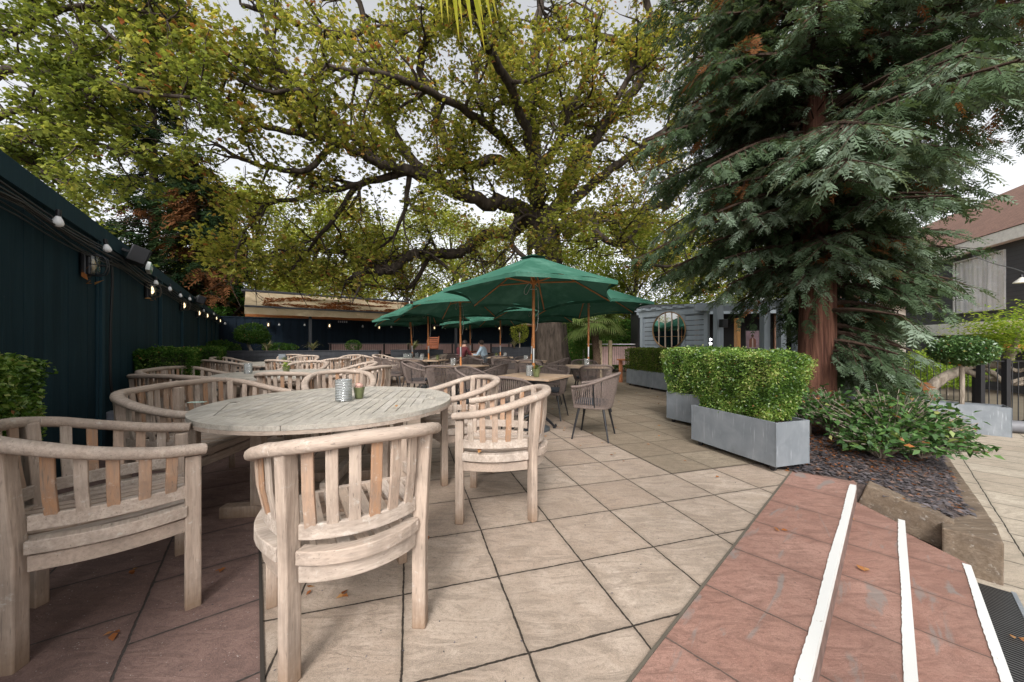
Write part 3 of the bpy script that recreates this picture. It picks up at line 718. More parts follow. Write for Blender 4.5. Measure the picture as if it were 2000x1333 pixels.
# ------------------------------------------------------------------ teak chairs and benches
def make_seat(e=0.0, name='teak_armchair'):
    """U shaped slatted teak chair facing +y; e = extra width for a bench"""
    root = empty(name, (0,0,0))
    def X(x): return x+(e/2 if x > 0 else -e/2)
    # top rail
    half = [(.305,.275,.715),(.335,.12,.735),(.345,-.05,.775),(.315,-.20,.82),(.235,-.30,.845),(.12,-.345,.855)]
    pts = [(X(x),y,z) for x,y,z in half]+([(0,-.355,.86)] if e == 0 else [(X(.001)*.5,-.358,.862),(0,-.36,.865),(-X(.001)*.5,-.358,.862)])+[(-X(x),y,z) for x,y,z in half[::-1]]
    path = catmull(pts, 5)
    b = MB(); m = len(path); o = 0
    # stadium section: wide across, rounded outside
    for i, p in enumerate(path):
        t = (path[min(i+1,m-1)]-path[max(i-1,0)]).normalized(); a = t.cross(Vector((0,0,1))).normalized(); bb = a.cross(t)
        for k in range(12):
            an = 2*math.pi*k/12; ca, sa = math.cos(an), math.sin(an)
            rx, rz = .0345, .0245
            q = p+a*(math.copysign(abs(ca)**.75, ca)*rx)+bb*(math.copysign(abs(sa)**.8, sa)*rz); b.v.append(tuple(q))
    vv = b.v; b.v = []; cuts = [0, int(m*.30), int(m*.70), m-1]
    for c0, c1 in zip(cuts[:-1], cuts[1:]):
        sg = vv[c0*12:(c1+1)*12]; q = c1-c0+1; fs = [(i*12+k, i*12+(k+1)%12, (i+1)*12+(k+1)%12, (i+1)*12+k) for i in range(q-1) for k in range(12)]
        cA = sum((Vector(v) for v in sg[:12]), Vector())/12; cB = sum((Vector(v) for v in sg[-12:]), Vector())/12
        if c0: sg = [tuple(Vector(v)+(Vector(sg[12])-Vector(sg[0])).normalized()*.0012) for v in sg[:12]]+sg[12:]
        b.poly(sg, fs+[tuple(range(12))[::-1], tuple((q-1)*12+k for k in range(12))])
    b.build('top_rail', TEAKH, root, smooth=True, bevel=.0025, angle=45)
    # legs
    for sx in (-1, 1):
        b = MB(); xx = sx*X(.295); b.box((xx, .235, .345), (.046,.056,.69)); b.build('leg', TEAKV, root, bevel=.006)
        b = MB(); xx = sx*X(.235); ang = sx*-.55
        top = Vector((sx*.012, -.028, 0)); vs = []
        Rm = Matrix.Rotation(-sx*.62, 3, 'Z')
        for z, off in ((0,0),(.42,0),(.84,1)):
            for x_, y_ in ((-1,-1),(1,-1),(1,1),(-1,1)):
                v = Rm @ Vector((x_*.029, y_*.024, z))+Vector((xx,-.25,0))+top*off; vs.append(v)
        b.poly(vs, [(0,3,2,1),(8,9,10,11)]+[(i*4+k, i*4+(k+1)%4, i*4+4+(k+1)%4, i*4+4+k) for i in range(2) for k in range(4)])
        b.build('leg', TEAKV, root, bevel=.006)
    if e > .5:
        MB().box((0,-.325,.42), (.06,.05,.84)).build('leg', TEAKV, root, bevel=.006)
    # plan curves
    def backarc(depth, inset=0, n=10):
        x0 = X(.235)-.03; return [(x0*(1-2*i/n), -.262+inset-depth*math.sin(math.pi*i/n)**.8) for i in range(n+1)]
    def sidearc(sx, bulge, n=8):
        a = Vector((sx*(X(.30)), .21)); c = Vector((sx*(X(.255)), -.215)); out = []
        for i in range(n+1):
            f = i/n; q = a.lerp(c, f)+Vector((sx*bulge*math.sin(math.pi*f), 0)); out.append((q.x, q.y))
        return out if sx > 0 else out[::-1]
    b = MB()
    for (z0, z1, bu, th) in ((.505,.562,.045,.022),(.425,.475,.06,.05),(.355,.415,.045,.022)):
        b.band(backarc(bu+.02), z0, z1, th); b.band(sidearc(1, bu*.8), z0, z1, th); b.band(sidearc(-1, bu*.8), z0, z1, th)
    fr = [(-X(.30)+.02, .245), (-X(.12), .262), (0, .268), (X(.12), .262), (X(.30)-.02, .245)]
    b.band(fr, .425, .47, .03); b.band(fr, .355, .412, .022)
    b.build('seat_frame', TEAKH, root, bevel=.004)
    # seat slats
    b = MB(); wseat = 2*X(.30)-.02; ns = int(wseat/.058)
    for i in range(ns):
        x = (-wseat/2)+(i+.5)*wseat/ns; ax = abs(x); corner = max(0, ax-(X(.235)-.03)); y0 = -.285-.03*math.cos(min(1, ax/X(.235))*math.pi/2)+corner*2.6; y1 = .262
        vs = []; nn = 6
        for j in range(nn+1):
            y = y0+(y1-y0)*j/nn; z = .468-.016*math.sin(math.pi*(j/nn))
            vs += [(x-.0215, y, z), (x+.0215, y, z), (x+.0215, y, z-.016), (x-.0215, y, z-.016)]
        b.poly(vs, [(0,3,2,1),(nn*4,nn*4+1,nn*4+2,nn*4+3)]+[(j*4+k, j*4+(k+1)%4, j*4+4+(k+1)%4, j*4+4+k) for j in range(nn) for k in range(4)])
    b.build('seat_slats', TEAKY, root, bevel=.0025)
    # back and side slats, leaning out from the mid rail to the top rail
    def slat(p0, p1, w=.042, th=.013):
        p0 = Vector(p0); p1 = Vector(p1); nout = Vector(((p0.x+p1.x)*0+p1.x, p1.y+.02, 0))
        return p0, p1
    b = MB(); rp = [Vector(p) for p in path]
    def rail_at(q):      # nearest rail point in plan
        return min(rp, key=lambda r: (r.x-q[0])**2+(r.y-q[1])**2)
    def add_slat(q, dirx, w):
        # q plan point at mid rail, dirx plan tangent
        tdir = Vector((dirx[0], dirx[1], 0)).normalized(); no = Vector((tdir.y, -tdir.x, 0))
        if no.dot(Vector((q[0], q[1]+.05, 0))) < 0: no = -no
        tgt = Vector((q[0], q[1], 0))+no*.03; r = rail_at(tgt)
        zt = r.z-.012; base = Vector((q[0], q[1], .53)); topp = Vector((tgt.x, tgt.y, zt)); vs = []
        for f in (0, .5, 1):
            c = base.lerp(topp, f)+no*(.008*math.sin(math.pi*f))
            for s1, s2 in ((-1,-1),(1,-1),(1,1),(-1,1)): vs.append(c+tdir*(s1*w/2)+no*(s2*.0065))
        b.poly(vs, [(0,3,2,1),(8,9,10,11)]+[(j*4+k, j*4+(k+1)%4, j*4+4+(k+1)%4, j*4+4+k) for j in range(2) for k in range(4)])
    arc = backarc(.065, 0, 60); tot = arc[0][0]-arc[-1][0]; nb = 6 if e == 0 else int(6+e/.075)
    for i in range(nb):
        f = (i+.5)/nb; j = int(f*60); q = arc[j]; w = .041
        if e and abs(f-.5) < .5/nb: w = .075
        add_slat(q, (arc[min(j+1,60)][0]-arc[j-1][0], arc[min(j+1,60)][1]-arc[j-1][1]), w)
    for sx in (1, -1):
        sa = sidearc(sx, .036, 60)
        for i in range(5):
            j = int((i+.5)/5*56)+2; q = sa[j]; add_slat(q, (sa[min(j+1,60)][0]-sa[j-1][0], sa[min(j+1,60)][1]-sa[j-1][1]), .038)
    b.build('back_slats', TEAKV, root, bevel=.003)
    return root
chair0 = make_seat(0.0); bench0 = make_seat(.55, 'teak_bench')
used = {'c': False, 'b': False}
def put(kind, x, y, fx, fy, label, cat=None):
    src = chair0 if kind == 'c' else bench0; rz = face_rz(fx, fy)
    cat = cat or ('chair' if kind == 'c' else 'bench'); grp = 'curved slatted teak chairs' if kind == 'c' else 'curved slatted teak benches'
    if not used[kind]:
        used[kind] = True; src.location = (x, y, 0); src.rotation_euler = (0,0,rz); tag(src, label, cat, grp); return src
    o = copy_tree(src, (x, y, 0), rz, label, grp); o['category'] = cat; return o
put('c', -1.83, 1.64, .309, .33, 'large teak armchair at the bottom left corner, nearest to the camera on that side')
put('c', -.725, 1.585, -.256, .392, 'pale teak armchair seen from behind at bottom centre, with its back to the camera')
put('c', -.10, 2.64, -1, .05, 'bright teak armchair on the right side of the near round table')
put('c', -.52, 3.36, -.85, -.5, 'teak armchair at the far right of the near round table, behind the bright right-hand one')
put('c', -1.93, 3.97, .42, -.9, 'teak armchair across the near round table, behind its ribbed glass jar')
put('b', -2.42, 2.93, 1, .08, 'teak bench on the left side of the near round table')
put('b', -3.5, 3.95, .22, .97, 'teak bench with its back to the near table, left of the middle')
put('c', -2.66, 4.33, -.1, 1, 'teak armchair with brown slats seen from behind, between the near and the middle round tables')
put('b', -4.32, 4.80, .96, .28, 'teak bench on the left of the middle round table, in front of the wall hedge')
put('c', -3.72, 6.30, .05, -1, 'teak armchair on the far side of the middle round table, behind its glass jar')
put('c', -2.72, 6.05, -.8, -.6, 'teak armchair at the far right of the middle round table, opening left')
put('c', -2.22, 5.25, -.9, .35, 'teak armchair on the right of the middle round table, its back towards the rope chairs')
put('b', -5.75, 7.15, .42, .9, 'teak bench at the near left of the far round table')
put('c', -6.75, 8.5, .95, .1, 'teak armchair at the left of the far round table, below the third hedge')
put('c', -4.65, 7.35, .25, .95, 'teak armchair on the near side of the far round table, right of its bench')
put('c', -4.15, 8.1, -.9, .5, 'teak armchair on the right side of the far round table')
put('c', -5.55, 9.35, .1, -1, 'teak armchair on the far side of the far round table')
put('c', -6.35, 10.2, .5, -.85, 'teak armchair against the dark raised planter, at the far left')
put('c', -4.65, 9.9, -.4, -.9, 'teak armchair against the dark raised planter, behind the right edge of the far round table')
put('c', -4.25, 10.6, .6, .5, 'teak armchair standing alone in front of the raised planter')
put('c', -3.65, 10.3, .9, -.1, 'teak armchair at the left of the table with condiment jars')
put('c', -2.35, 10.75, -.9, -.3, 'teak armchair behind the table with condiment jars')

# ------------------------------------------------------------------ round slatted tables
def clip(poly, n, d):
    out = []
    for i in range(len(poly)):
        a, b_ = poly[i], poly[(i+1) % len(poly)]; da = a[0]*n[0]+a[1]*n[1]-d; db = b_[0]*n[0]+b_[1]*n[1]-d
        if da <= 0: out.append(a)
        if da*db < 0:
            t = da/(da-db); out.append((a[0]+(b_[0]-a[0])*t, a[1]+(b_[1]-a[1])*t))
    return out
def round_table(c, Rr, rz, label):
    root = empty('round_table', (c[0], c[1], 0), rz, label, 'table', 'round slatted teak tables')
    zt = .745; b = MB(); RI = Rr*.80
    octn = [(math.cos(2*math.pi*(k+.5)/8), math.sin(2*math.pi*(k+.5)/8)) for k in range(8)]
    # planks run along y, split by a batten along x
    x = -Rr; pw = Rr*2/26
    while x < Rr-1e-6:
        for (y0, y1) in ((-Rr, -.032), (.032, Rr)):
            p = [(x+.0025, y0), (x+pw-.0025, y0), (x+pw-.0025, y1), (x+.0025, y1)]
            for nn in octn:
                if p: p = clip(p, nn, RI)
            if len(p) > 2: b.prism(p, zt-.026, zt)
        x += pw
    p = [(-RI, -.029), (RI, -.029), (RI, .029), (-RI, .029)]
    b.prism(p, zt-.026, zt)
    # ring border in 8 pieces
    for k in range(8):
        a0 = 2*math.pi*k/8; a1 = 2*math.pi*(k+1)/8; g = .0022/Rr
        arc = [(Rr*math.cos(a0+g+(a1-a0-2*g)*i/10), Rr*math.sin(a0+g+(a1-a0-2*g)*i/10)) for i in range(11)]
        ri = (RI+.003)/math.cos(math.pi/8)
        inner = [(ri*math.cos(a1-g), ri*math.sin(a1-g)), (ri*math.cos(a0+g), ri*math.sin(a0+g))]
        b.prism(arc+inner, zt-.028, zt+.001)
    b.build('tabletop', TOPW, root, bevel=.002)
    b = MB(); rr = Rr-.012
    ring = [(rr*math.cos(2*math.pi*i/48), rr*math.sin(2*math.pi*i/48)) for i in range(49)]
    b.band(ring, zt-.05, zt-.029, .03); b.build('rim', TEAKH, root)
    b = MB()
    for s in (-1, 1):
        b.box((0, s*.30, zt-.065), (1.1, .06, .07)); 
    b.box((0,0,zt-.07), (.06,.9,.06)); b.build('apron', TEAKH, root, bevel=.004)
    for sx in (-1, 1):
        for sy in (-1, 1): MB().box((sx*.42, sy*.30, .39), (.075,.075,.62)).build('leg', TEAKV, root, bevel=.005)
    for sy in (-1, 1): MB().box((0, sy*.30, .04), (1.30,.085,.08)).build('foot_beam', TEAKV, root, bevel=.008)
    MB().box((0,0,.15), (.06,.56,.08)).box((0,0,.04),(.08,.5,.06)).build('stretcher', TEAKH, root, bevel=.005)
    return root
round_table((-1.40, 2.83), .895, R(8), 'large round weathered teak table nearest the camera, with a ribbed glass jar')
round_table((-3.5, 5.42), .86, R(20), 'middle round teak table with a green pot of succulents')
round_table((-5.5, 8.35), .86, R(10), 'far round teak table near the third hedge')
round_table((-3.05, 11.1), .7, R(0), 'farthest round table, crowded with condiment jars')

# ------------------------------------------------------------------ rope chairs
def make_rope():
    root = empty('rope_chair', (0,0,0)); half = [(.265,.235,.655),(.285,.10,.675),(.29,-.06,.725),(.255,-.20,.785),(.15,-.285,.815)]
    tp = catmull([(x,y,z) for x,y,z in half]+[(0,-.305,.82)]+[(-x,y,z) for x,y,z in half[::-1]], 8)
    hb = [(.205,.215,.41),(.225,.08,.41),(.225,-.06,.41),(.195,-.15,.41),(.11,-.205,.41)]
    bp = catmull([(x,y,z) for x,y,z in hb]+[(0,-.215,.41)]+[(-x,y,z) for x,y,z in hb[::-1]], 8)
    MB().tube(tp, .0175, 8).build('top_rail', ROPE, root, smooth=True, angle=0)
    b = MB(); m = len(tp)
    NSR = 62
    for i in range(NSR):
        f = i/(NSR-1)*(m-1); j = int(f); k = min(j+1, m-1); a = tp[j].lerp(tp[k], f-j); c = bp[j].lerp(bp[k], f-j)
        if i in (11, 50): continue
        b.tube([a, c], [.0062,.0052], 5, cap=False)
    s = b.build('rope_weave', ROPE, root, smooth=True, angle=0)
    seat = [(p.x*1.0, p.y) for p in bp]+[(-.19,.235),(.19,.235)]
    MB().prism(seat, .385, .43).build('seat', ROPE, root, bevel=.015)
    MB().prism([(p.x*.9, p.y*.9) for p in bp]+[(-.17,.22),(.17,.22)], .432, .47).build('cushion', ROPED, root, bevel=.015)
    for i in (2, 15): 
        for ii in (i, m-1-i): pass
    b = MB()
    for j in (15, m-16): b.tube([tp[j]+Vector((0,0,-.01)), bp[j]], .008, 6)
    b.build('back_strut', BLACK, root)
    for sx in (-1, 1):
        for sy in (-1, 1): MB().tube([(sx*.17, sy*.15+.01, .39), (sx*.245, sy*.225+.01, .0)], [.017,.010], 8).build('leg', BLACK, root, smooth=True)
    return root
rope0 = make_rope(); rused = [False]
def rope(x, y, fx, fy, label):
    rz = face_rz(fx, fy)
    if not rused[0]: rused[0] = True; rope0.location = (x, y, 0); rope0.rotation_euler = (0,0,rz); return tag(rope0, label, 'chair', 'taupe rope dining chairs')
    o = copy_tree(rope0, (x, y, 0), rz, label, 'taupe rope dining chairs'); o['category'] = 'chair'; return o
rope(1.065, 4.55, -.43, .2, 'taupe rope chair pulled out on the right of the nearest square table, fully in view')
rope(-.02, 4.22, .35, .75, 'taupe rope chair seen from behind, in front of the nearest square table')
rope(-.56, 5.55, .9, -.4, 'taupe rope chair at the left corner of the nearest square table')
rope(.62, 5.75, -.35, -.8, 'taupe rope chair behind the nearest square table, beyond its umbrella pole')
rope(-.40, 6.5, -.9, .3, 'taupe rope chair with its back turned to the nearest umbrella, at the second square table')
rope(-1.2, 6.2, .1, 1, 'taupe rope chair in front of the second square table, its back to the camera')
rope(-1.95, 7.35, 1, -.1, 'taupe rope chair at the left end of the second square table')
rope(-1.0, 8.1, 0, -1, 'taupe rope chair on the far side of the second square table')
rope(1.5, 6.38, .05, 1, 'taupe rope chair seen from behind at the right-hand square table')
rope(.72, 7.1, 1, .05, 'taupe rope chair at the left of the right-hand square table')
rope(1.62, 7.85, -.05, -1, 'rope chair with dark seat back on the far side of the right-hand square table')
rope(-2.42, 8.75, .15, 1, 'right one of two rope chairs seen from behind below the fourth parasol')
rope(-2.95, 8.95, .15, 1, 'left one of two rope chairs seen from behind below the fourth parasol')
rope(-1.5, 9.6, -1, .1, 'rope chair on the right of the table below the fourth umbrella')
rope(-2.2, 10.5, 0, -1, 'rope chair on the far side of the table below the fourth umbrella')
rope(-.1, 8.3, .25, 1, 'rope chair with a broad back between two umbrella poles, left of the trunk')
rope(-.75, 8.9, .9, .3, 'rope chair left of the table in front of the chestnut trunk')
rope(.42, 8.25, .0, 1, 'rope chair with its back to the camera just left of the trunk base')
rope(1.15, 9.1, -1, .1, 'rope chair right of the table in front of the chestnut trunk')
rope(.35, 9.85, 0, -1, 'rope chair behind the table in front of the chestnut trunk')
rope(-1.15, 11.4, 1, .1, 'rope chair left of the sixth umbrella table')
rope(.45, 11.6, -1, .1, 'rope chair right of the sixth umbrella table')
rope(-.35, 10.7, 0, 1, 'rope chair in front of the sixth umbrella table')
rope(-3.45, 9.7, .7, .7, 'rope chair beside the table of condiment jars')
rope(-2.05, 11.9, .4, 1, 'rope chair in front of the seated pair')

# ------------------------------------------------------------------ square tables on cast iron bases
def make_sq():
    root = empty('square_table', (0,0,0)); b = MB()
    for i in range(8): b.box((0, -.41+.1025*(i+.5), .738), (.82,.100,.024))
    b.box((-.415,0,.737),(.012,.82,.026)); b.box((.415,0,.737),(.012,.82,.026))
    b.build('tabletop', TOPB, root, bevel=.003)
    b = MB(); 
    for s in (-1, 1): b.box((0, s*.36, .712), (.74,.03,.02)); b.box((s*.36,0,.712), (.03,.74,.02))
    b.box((0,0,.708), (.5,.05,.015), R(45)).box((0,0,.6925), (.5,.05,.012), R(-45)); b.build('underframe', BLACK, root)
    MB().lathe((.0,.0,0), [(.06,.10),(.035,.16),(.026,.22),(.034,.26),(.024,.3),(.024,.6),(.04,.66),(.09,.70)], 16).build('pedestal', BLACK, root, smooth=True)
    for k in range(4):
        a = R(45+90*k); ca, sa = math.cos(a), math.sin(a)
        b = MB(); pr = catmull([(.03,.20),(.10,.19),(.20,.13),(.28,.055),(.31,.025),(.335,.03),(.325,.055)], 4); b.tube([(ca*p[0], sa*p[0], p[1]) for p in [(q.x, q.y) for q in [Vector((x,y)) for x,y in [(v[0],v[1]) for v in pr]]]], [.024-.0005*i for i in range(len(pr))], 8)
        b.lathe((ca*.31, sa*.31, 0), [(.022,0),(.022,.02)], 10); b.build('foot', BLACK, root, smooth=True)
    return root
_c = catmull
def catmull(pts, n=6):
    if len(pts[0]) == 2: return [Vector((v.x, v.y)) for v in _c([(p[0], p[1], 0) for p in pts], n)]
    return _c(pts, n)
sq0 = make_sq()
TB = [(.30,4.93,-31,'brown square table under the nearest green umbrella, with a green pot'),
      (-1.03,7.15,-25,'brown square table under the second umbrella, with a glass jar'),
      (1.52,7.05,-5,'square table with a glass jar in front of the palm, at the right'),
      (-2.25,9.6,-10,'square table under the fourth umbrella, left of centre'),
      (.45,9.0,-8,'square table in front of the chestnut trunk'),
      (-.38,11.5,0,'square table under the sixth umbrella, far centre'),
      (-1.55,13.3,0,'square table between the two seated men')]
for i, (x, y, a, lab) in enumerate(TB):
    if i == 0: sq0.location = (x, y, 0); sq0.rotation_euler = (0,0,R(a)); tag(sq0, lab, 'table', 'square brown tables')
    else: o = copy_tree(sq0, (x, y, 0), R(a), lab, 'square brown tables'); o['category'] = 'table'

# ------------------------------------------------------------------ parasols
def make_parasol(Rr=1.25, a0=-102, zr=1.88, za=2.43):
    root = empty('parasol', (0,0,0))
    MB().lathe((0,0,0), [(.23,0),(.23,.03),(.20,.045),(.04,.06),(.035,.10)], 28).build('base', simple('grey_cast_base', (.05,.055,.06), .6), root, smooth=True)
    MB().tube([(0,0,.10),(0,0,.97)], .0195, 12).build('lower_pole', POLEW, root, smooth=True)
    MB().tube([(0,0,.93),(0,0,1.13)], .0215, 12).build('ferrule', CHROME, root, smooth=True)
    top = root
    MB().tube([(0,0,1.10),(0,0,za-.02)], .0195, 12).build('upper_pole', POLEW, root, smooth=True)
    verts = [(Rr*math.cos(R(a0+60*k)), Rr*math.sin(R(a0+60*k)), zr-.058*Rr*math.sin(R(a0+60*k))) for k in range(6)]
    b = MB(); nu = 12; nv = 16; apex = Vector((0,0,za))
    for k in range(6):
        A, B_ = Vector(verts[k]), Vector(verts[(k+1) % 6]); g = []
        for i in range(nu+1):
            f = i/nu
            for j in range(nv+1):
                s = j/nv; e_ = A.lerp(B_, s)
                q = apex.lerp(e_, f); w = math.sin(math.pi*s)
                q.z += -.012*math.sin(math.pi*f)-.022*w*f*(1-f)*2; q = q+Vector((-e_.x, -e_.y, 0))*(.085*w*f**3) + Vector((0,0,.035*w*f**4)); q.z += w*(.012*mnoise.noise(Vector((q.x*3,q.y*3,k)))+.006*math.sin(s*19+k*2)*f*f)
                g.append(q)
        b.poly(g, [(i*(nv+1)+j, (i+1)*(nv+1)+j, (i+1)*(nv+1)+j+1, i*(nv+1)+j+1) for i in range(nu) for j in range(nv)])
        # hem
    b.build('canopy', GREEN, top, smooth=True, angle=30)
    b = MB()
    for k in range(6):
        A, B_ = Vector(verts[k]), Vector(verts[(k+1) % 6]); g = []
        for j in range(nv+1):
            s = j/nv; e_ = A.lerp(B_, s); w = math.sin(math.pi*s); q = e_+Vector((-e_.x,-e_.y,0))*(.085*w)+Vector((0,0,.035*w-.012)); g += [q+Vector((0,0,.011)), q*.998+Vector((0,0,-.03))]
        b.poly(g, [(2*j, 2*j+2, 2*j+3, 2*j+1) for j in range(nv)])
    b.build('hem', GREEN, top)
    b = MB()
    for k in range(6):
        A, B_ = Vector(verts[k]), Vector(verts[(k+1) % 6]); f = .17
        p0 = Vector((0,0,za+.012)); p1 = apex.lerp(A, f)+Vector((0,0,.03)); p2 = apex.lerp(B_, f)+Vector((0,0,.03)); pm = (p1+p2)/2*1.0; pm = pm+Vector((-pm.x*.1, -pm.y*.1, .015))
        b.poly([p0, p1, pm, p2], [(0,1,2),(0,2,3)])
    b.build('vent_cap', GREEN, top)
    MB().lathe((0,0,za+.01), [(.018,0),(.022,.015),(.012,.025),(.02,.04),(.016,.06),(.004,.075)], 12).build('finial', simple('pale_finial', (.55,.52,.5), .4), top, smooth=True)
    MB().lathe((0,0,2.02), [(.03,0),(.045,.015),(.045,.06),(.03,.075)], 12).build('hub', POLEW, top, smooth=True)
    for k in range(6):
        A = Vector(verts[k]); u = A.normalized(); 
        p1 = apex.lerp(A, .985)+Vector((0,0,-.03)); p0 = Vector((A.x*.03, A.y*.03, za-.05)); MB().tube([p0, p1], .0105, 4).build('rib', POLEW, top)
        q1 = apex.lerp(A, .52)+Vector((0,0,-.035)); MB().tube([(A.x*.03, A.y*.03, 2.05), q1], .0105, 4).build('strut', POLEW, top)
    cordm = simple('grey_cord', (.30,.31,.30), .8)
    MB().tube(_c([(.02,0,2.0),(.06,.0,1.9),(.065,-.01,1.6),(.05,0,1.42),(.03,0,1.37)], 5), .0045, 5).tube(_c([(-.02,0,2.08),(-.11,-.02,1.98),(-.13,-.02,1.90),(-.09,-.02,1.89),(-.02,0,2.04)], 5), .0045, 5).build('cord', cordm, root, smooth=True)
    MB().box((.0,-.024,1.95), (.09,.008,.008)).build('peg', CHROME, root)
    return root
par0 = make_parasol()
UM = [(.30,4.93,0,(-3.2,1.0),0,'nearest and largest green parasol, seen open in front of the chestnut trunk'),
      (-1.03,7.15,40,(-1,0),0,'green parasol second from the front, overlapping the nearest one on its left'),
      (1.52,7.05,70,(0,2),.03,'green parasol on the right whose tip points at the grey slatted screen'),
      (-2.25,9.6,15,(1,-1),-.02,'green parasol with a leaning pole above the third square table, left'),
      (-3.05,11.0,30,(-1,-3),-.03,'leftmost green parasol, over the condiment jars and against the awning'),
      (.45,9.0,10,(0,3),.02,'green parasol half hidden behind the nearest pole, beside the trunk'),
      (-.38,11.5,50,(0,0),0,'low green parasol far back in the centre'),
      (-1.55,13.3,20,(0,-1),0,'farthest green parasol above the two seated men')]
for i, (x, y, a, tilt, lean, lab) in enumerate(UM):
    if i == 0: o = par0; o.location = (x, y, 0)
    else: o = copy_tree(par0, (x, y, 0), R(a))
    o.rotation_euler = (R(tilt[0]) if i else 0, R(tilt[1]) if i else 0, R(a)); tag(o, lab, 'parasol', 'green wooden-pole parasols')
#SECTION3
# ------------------------------------------------------------------ planters with clipped hedges
def hedge(c, rz, L, Wd, z0, z1, dens, ls, mat, flare=.06, label='', pot=None, seed=1, group=None, core=(.03,.04,.015), nm='box_hedge', shift=(0,0), bot=1.0):
    root = empty(nm, (c[0], c[1], 0), rz, label, 'hedge', group)
    rg = np.random.default_rng(seed); hL, hW = L/2, Wd/2; hh = z1-z0
    def shape(u, v, w):      # unit box -> clipped bush, narrower at the bottom
        k = bot+(1-bot)*np.clip(w*1.35, 0, 1)
        nz = np.array([mnoise.noise(Vector((a*3+seed, b_*3, c_*3)))for a, b_, c_ in zip(u*L, v*Wd, w*hh)])*.035
        x = u*(hL+flare*w)*k+shift[0]*w; y = v*(hW+flare*w)*k+shift[1]*w; z = z0+w*hh-(.05*np.abs(u)**6+.04*np.abs(v)**6)*w
        return x+np.sign(u)*nz, y+np.sign(v)*nz, z+nz
    # solid dark core box, its colour standing in for shade between the leaves
    gv = MB(); N = 8; g = []
    b = MB(); b.box((shift[0]*.5,shift[1]*.5,(z0+z1)/2), ((L+flare)*.80, (Wd+flare)*.72, hh*.86), taper=max(bot, .75)); b.build('shade_core', simple('hedge_shade_core', core, .95, bump=.6, var=.5, scale=30), root)
    areas = [(L*hh, 'v'), (Wd*hh, 'u'), (L*Wd, 'w')]; Ps = []
    for A, ax in areas:
        for sg in ((-1, 1) if ax != 'w' else (1,)):
            n = int(A*dens); a = rg.uniform(-1, 1, n); b_ = rg.uniform(0, 1, n) if ax != 'w' else rg.uniform(-1, 1, n); d = 1-np.abs(rg.normal(0, .085, n))*(.6 if ax != 'w' else .3)
            if ax == 'v': u, v, w = a, sg*d, b_
            elif ax == 'u': u, v, w = sg*d, a, b_
            else: u, v, w = a, b_, d
            x, y, z = shape(u, v, np.clip(w, 0, 1)); Ps.append(np.stack([x, y, z], 1))
    P = np.concatenate(Ps)
    tone = np.clip(.42+.5*np.array([mnoise.noise(Vector((p[0]*5+seed, p[1]*5, p[2]*5))) for p in P])+rg.normal(0, .27, len(P)), 0, .955); tone[rg.random(len(P)) < .006] = 1
    P += rg.normal(0, ls*.25, P.shape); ot = rg.random(len(P)) < .05; P[ot] += rg.normal(0, .022, (ot.sum(), 3))
    V, Fc, T = leaves(P, ls, .55, up=.2, tone=tone); npmesh('foliage', V, Fc, T, mat, root)
    b = MB()
    for i in range(int(40*L)):
        x = rg.uniform(-hL*.85, hL*.85); y = rg.uniform(-hW*.7, hW*.7); b.tube([(x*.8, y*.8, z0-.05), (x+rg.normal(0,.02), y*1.1, z0+hh*.35)], .004, 4, cap=False)
    b.build('stems', B_GREY, root)
    return root
def planter(c, rz, L, Wd, h, z0=.06, label='', castors=True, nm='planter', group=None, base=0, mat=None):
    root = empty(nm, (c[0], c[1], base), rz, label, 'planter', group); mat = mat or ZINC
    b = MB(); t = .012; x, y = L/2, Wd/2
    for d in ((0,-y+t/2,L,t),(0,y-t/2,L,t)): b.box((d[0], d[1], z0+h/2), (d[2], d[3], h))
    for s in (-1, 1): b.box((s*(x-t/2), 0, z0+h/2), (t, Wd-2*t-.001, h))
    b.box((0,0,z0+.01), (L-2*t-.002, Wd-2*t-.002, .02)); b.build('box', mat, root, bevel=.003)
    b = MB()
    for s in (-1, 1): b.box((0, s*(y-.012), z0+h-.002), (L-.05, .022, .004))
    for s in (-1, 1): b.box((s*(x+.002), -y-.0015, z0+h/2), (.006, .004, h-.004))
    b.build('folded_edge', mat, root)
    b = MB(); b.box((0,0,z0+h-.07), (L-2*t-.004, Wd-2*t-.004, .05)); b.build('soil', simple('compost', (.05,.03,.02), .95, bump=.8, scale=30, var=.5), root)
    if castors:
        for sx in (-1, 1):
            for sy in (-1, 1):
                k = MB().tube([(sx*(x-.07), sy*(y-.06)-.012, .028), (sx*(x-.07), sy*(y-.06)+.012, .028)], .027, 12).build('castor', DARKP, root, smooth=True, angle=30)
                MB().box((sx*(x-.07), sy*(y-.06), .055), (.04,.035,.018)).build('fork', CHROME, k)
    return root
# big planter at the right: long side from (2.145,4.18) to (2.42,3.24)
u_ = (Vector((2.42,3.24))-Vector((2.145,4.18))).normalized(); v_ = Vector((-u_.y, u_.x))
rzp = math.atan2(u_.y, u_.x); cp = Vector((2.42,3.24))-u_*.50+v_*.215
planter(cp, rzp, 1.0, .43, .41, label='large grey metal trough planter on castors beside the red steps, nearest the camera')
hedge(cp-u_*.03, rzp, .98, .42, .45, 1.115, 17000, .024, L_BOX, .07, 'bright green clipped box hedge growing in the large grey trough beside the steps', seed=3, group=None, bot=.80, shift=(.0,.0))
cp2 = Vector((2.78,5.05)); planter(cp2, rzp+.15, 1.0, .43, .41, label='grey metal trough planter half hidden behind the large one', castors=True)
hedge(cp2, rzp+.15, 1.0, .44, .45, 1.13, 9000, .028, L_BOX, .06, 'box hedge behind and left of the bright green one, growing in the half hidden trough', seed=5)
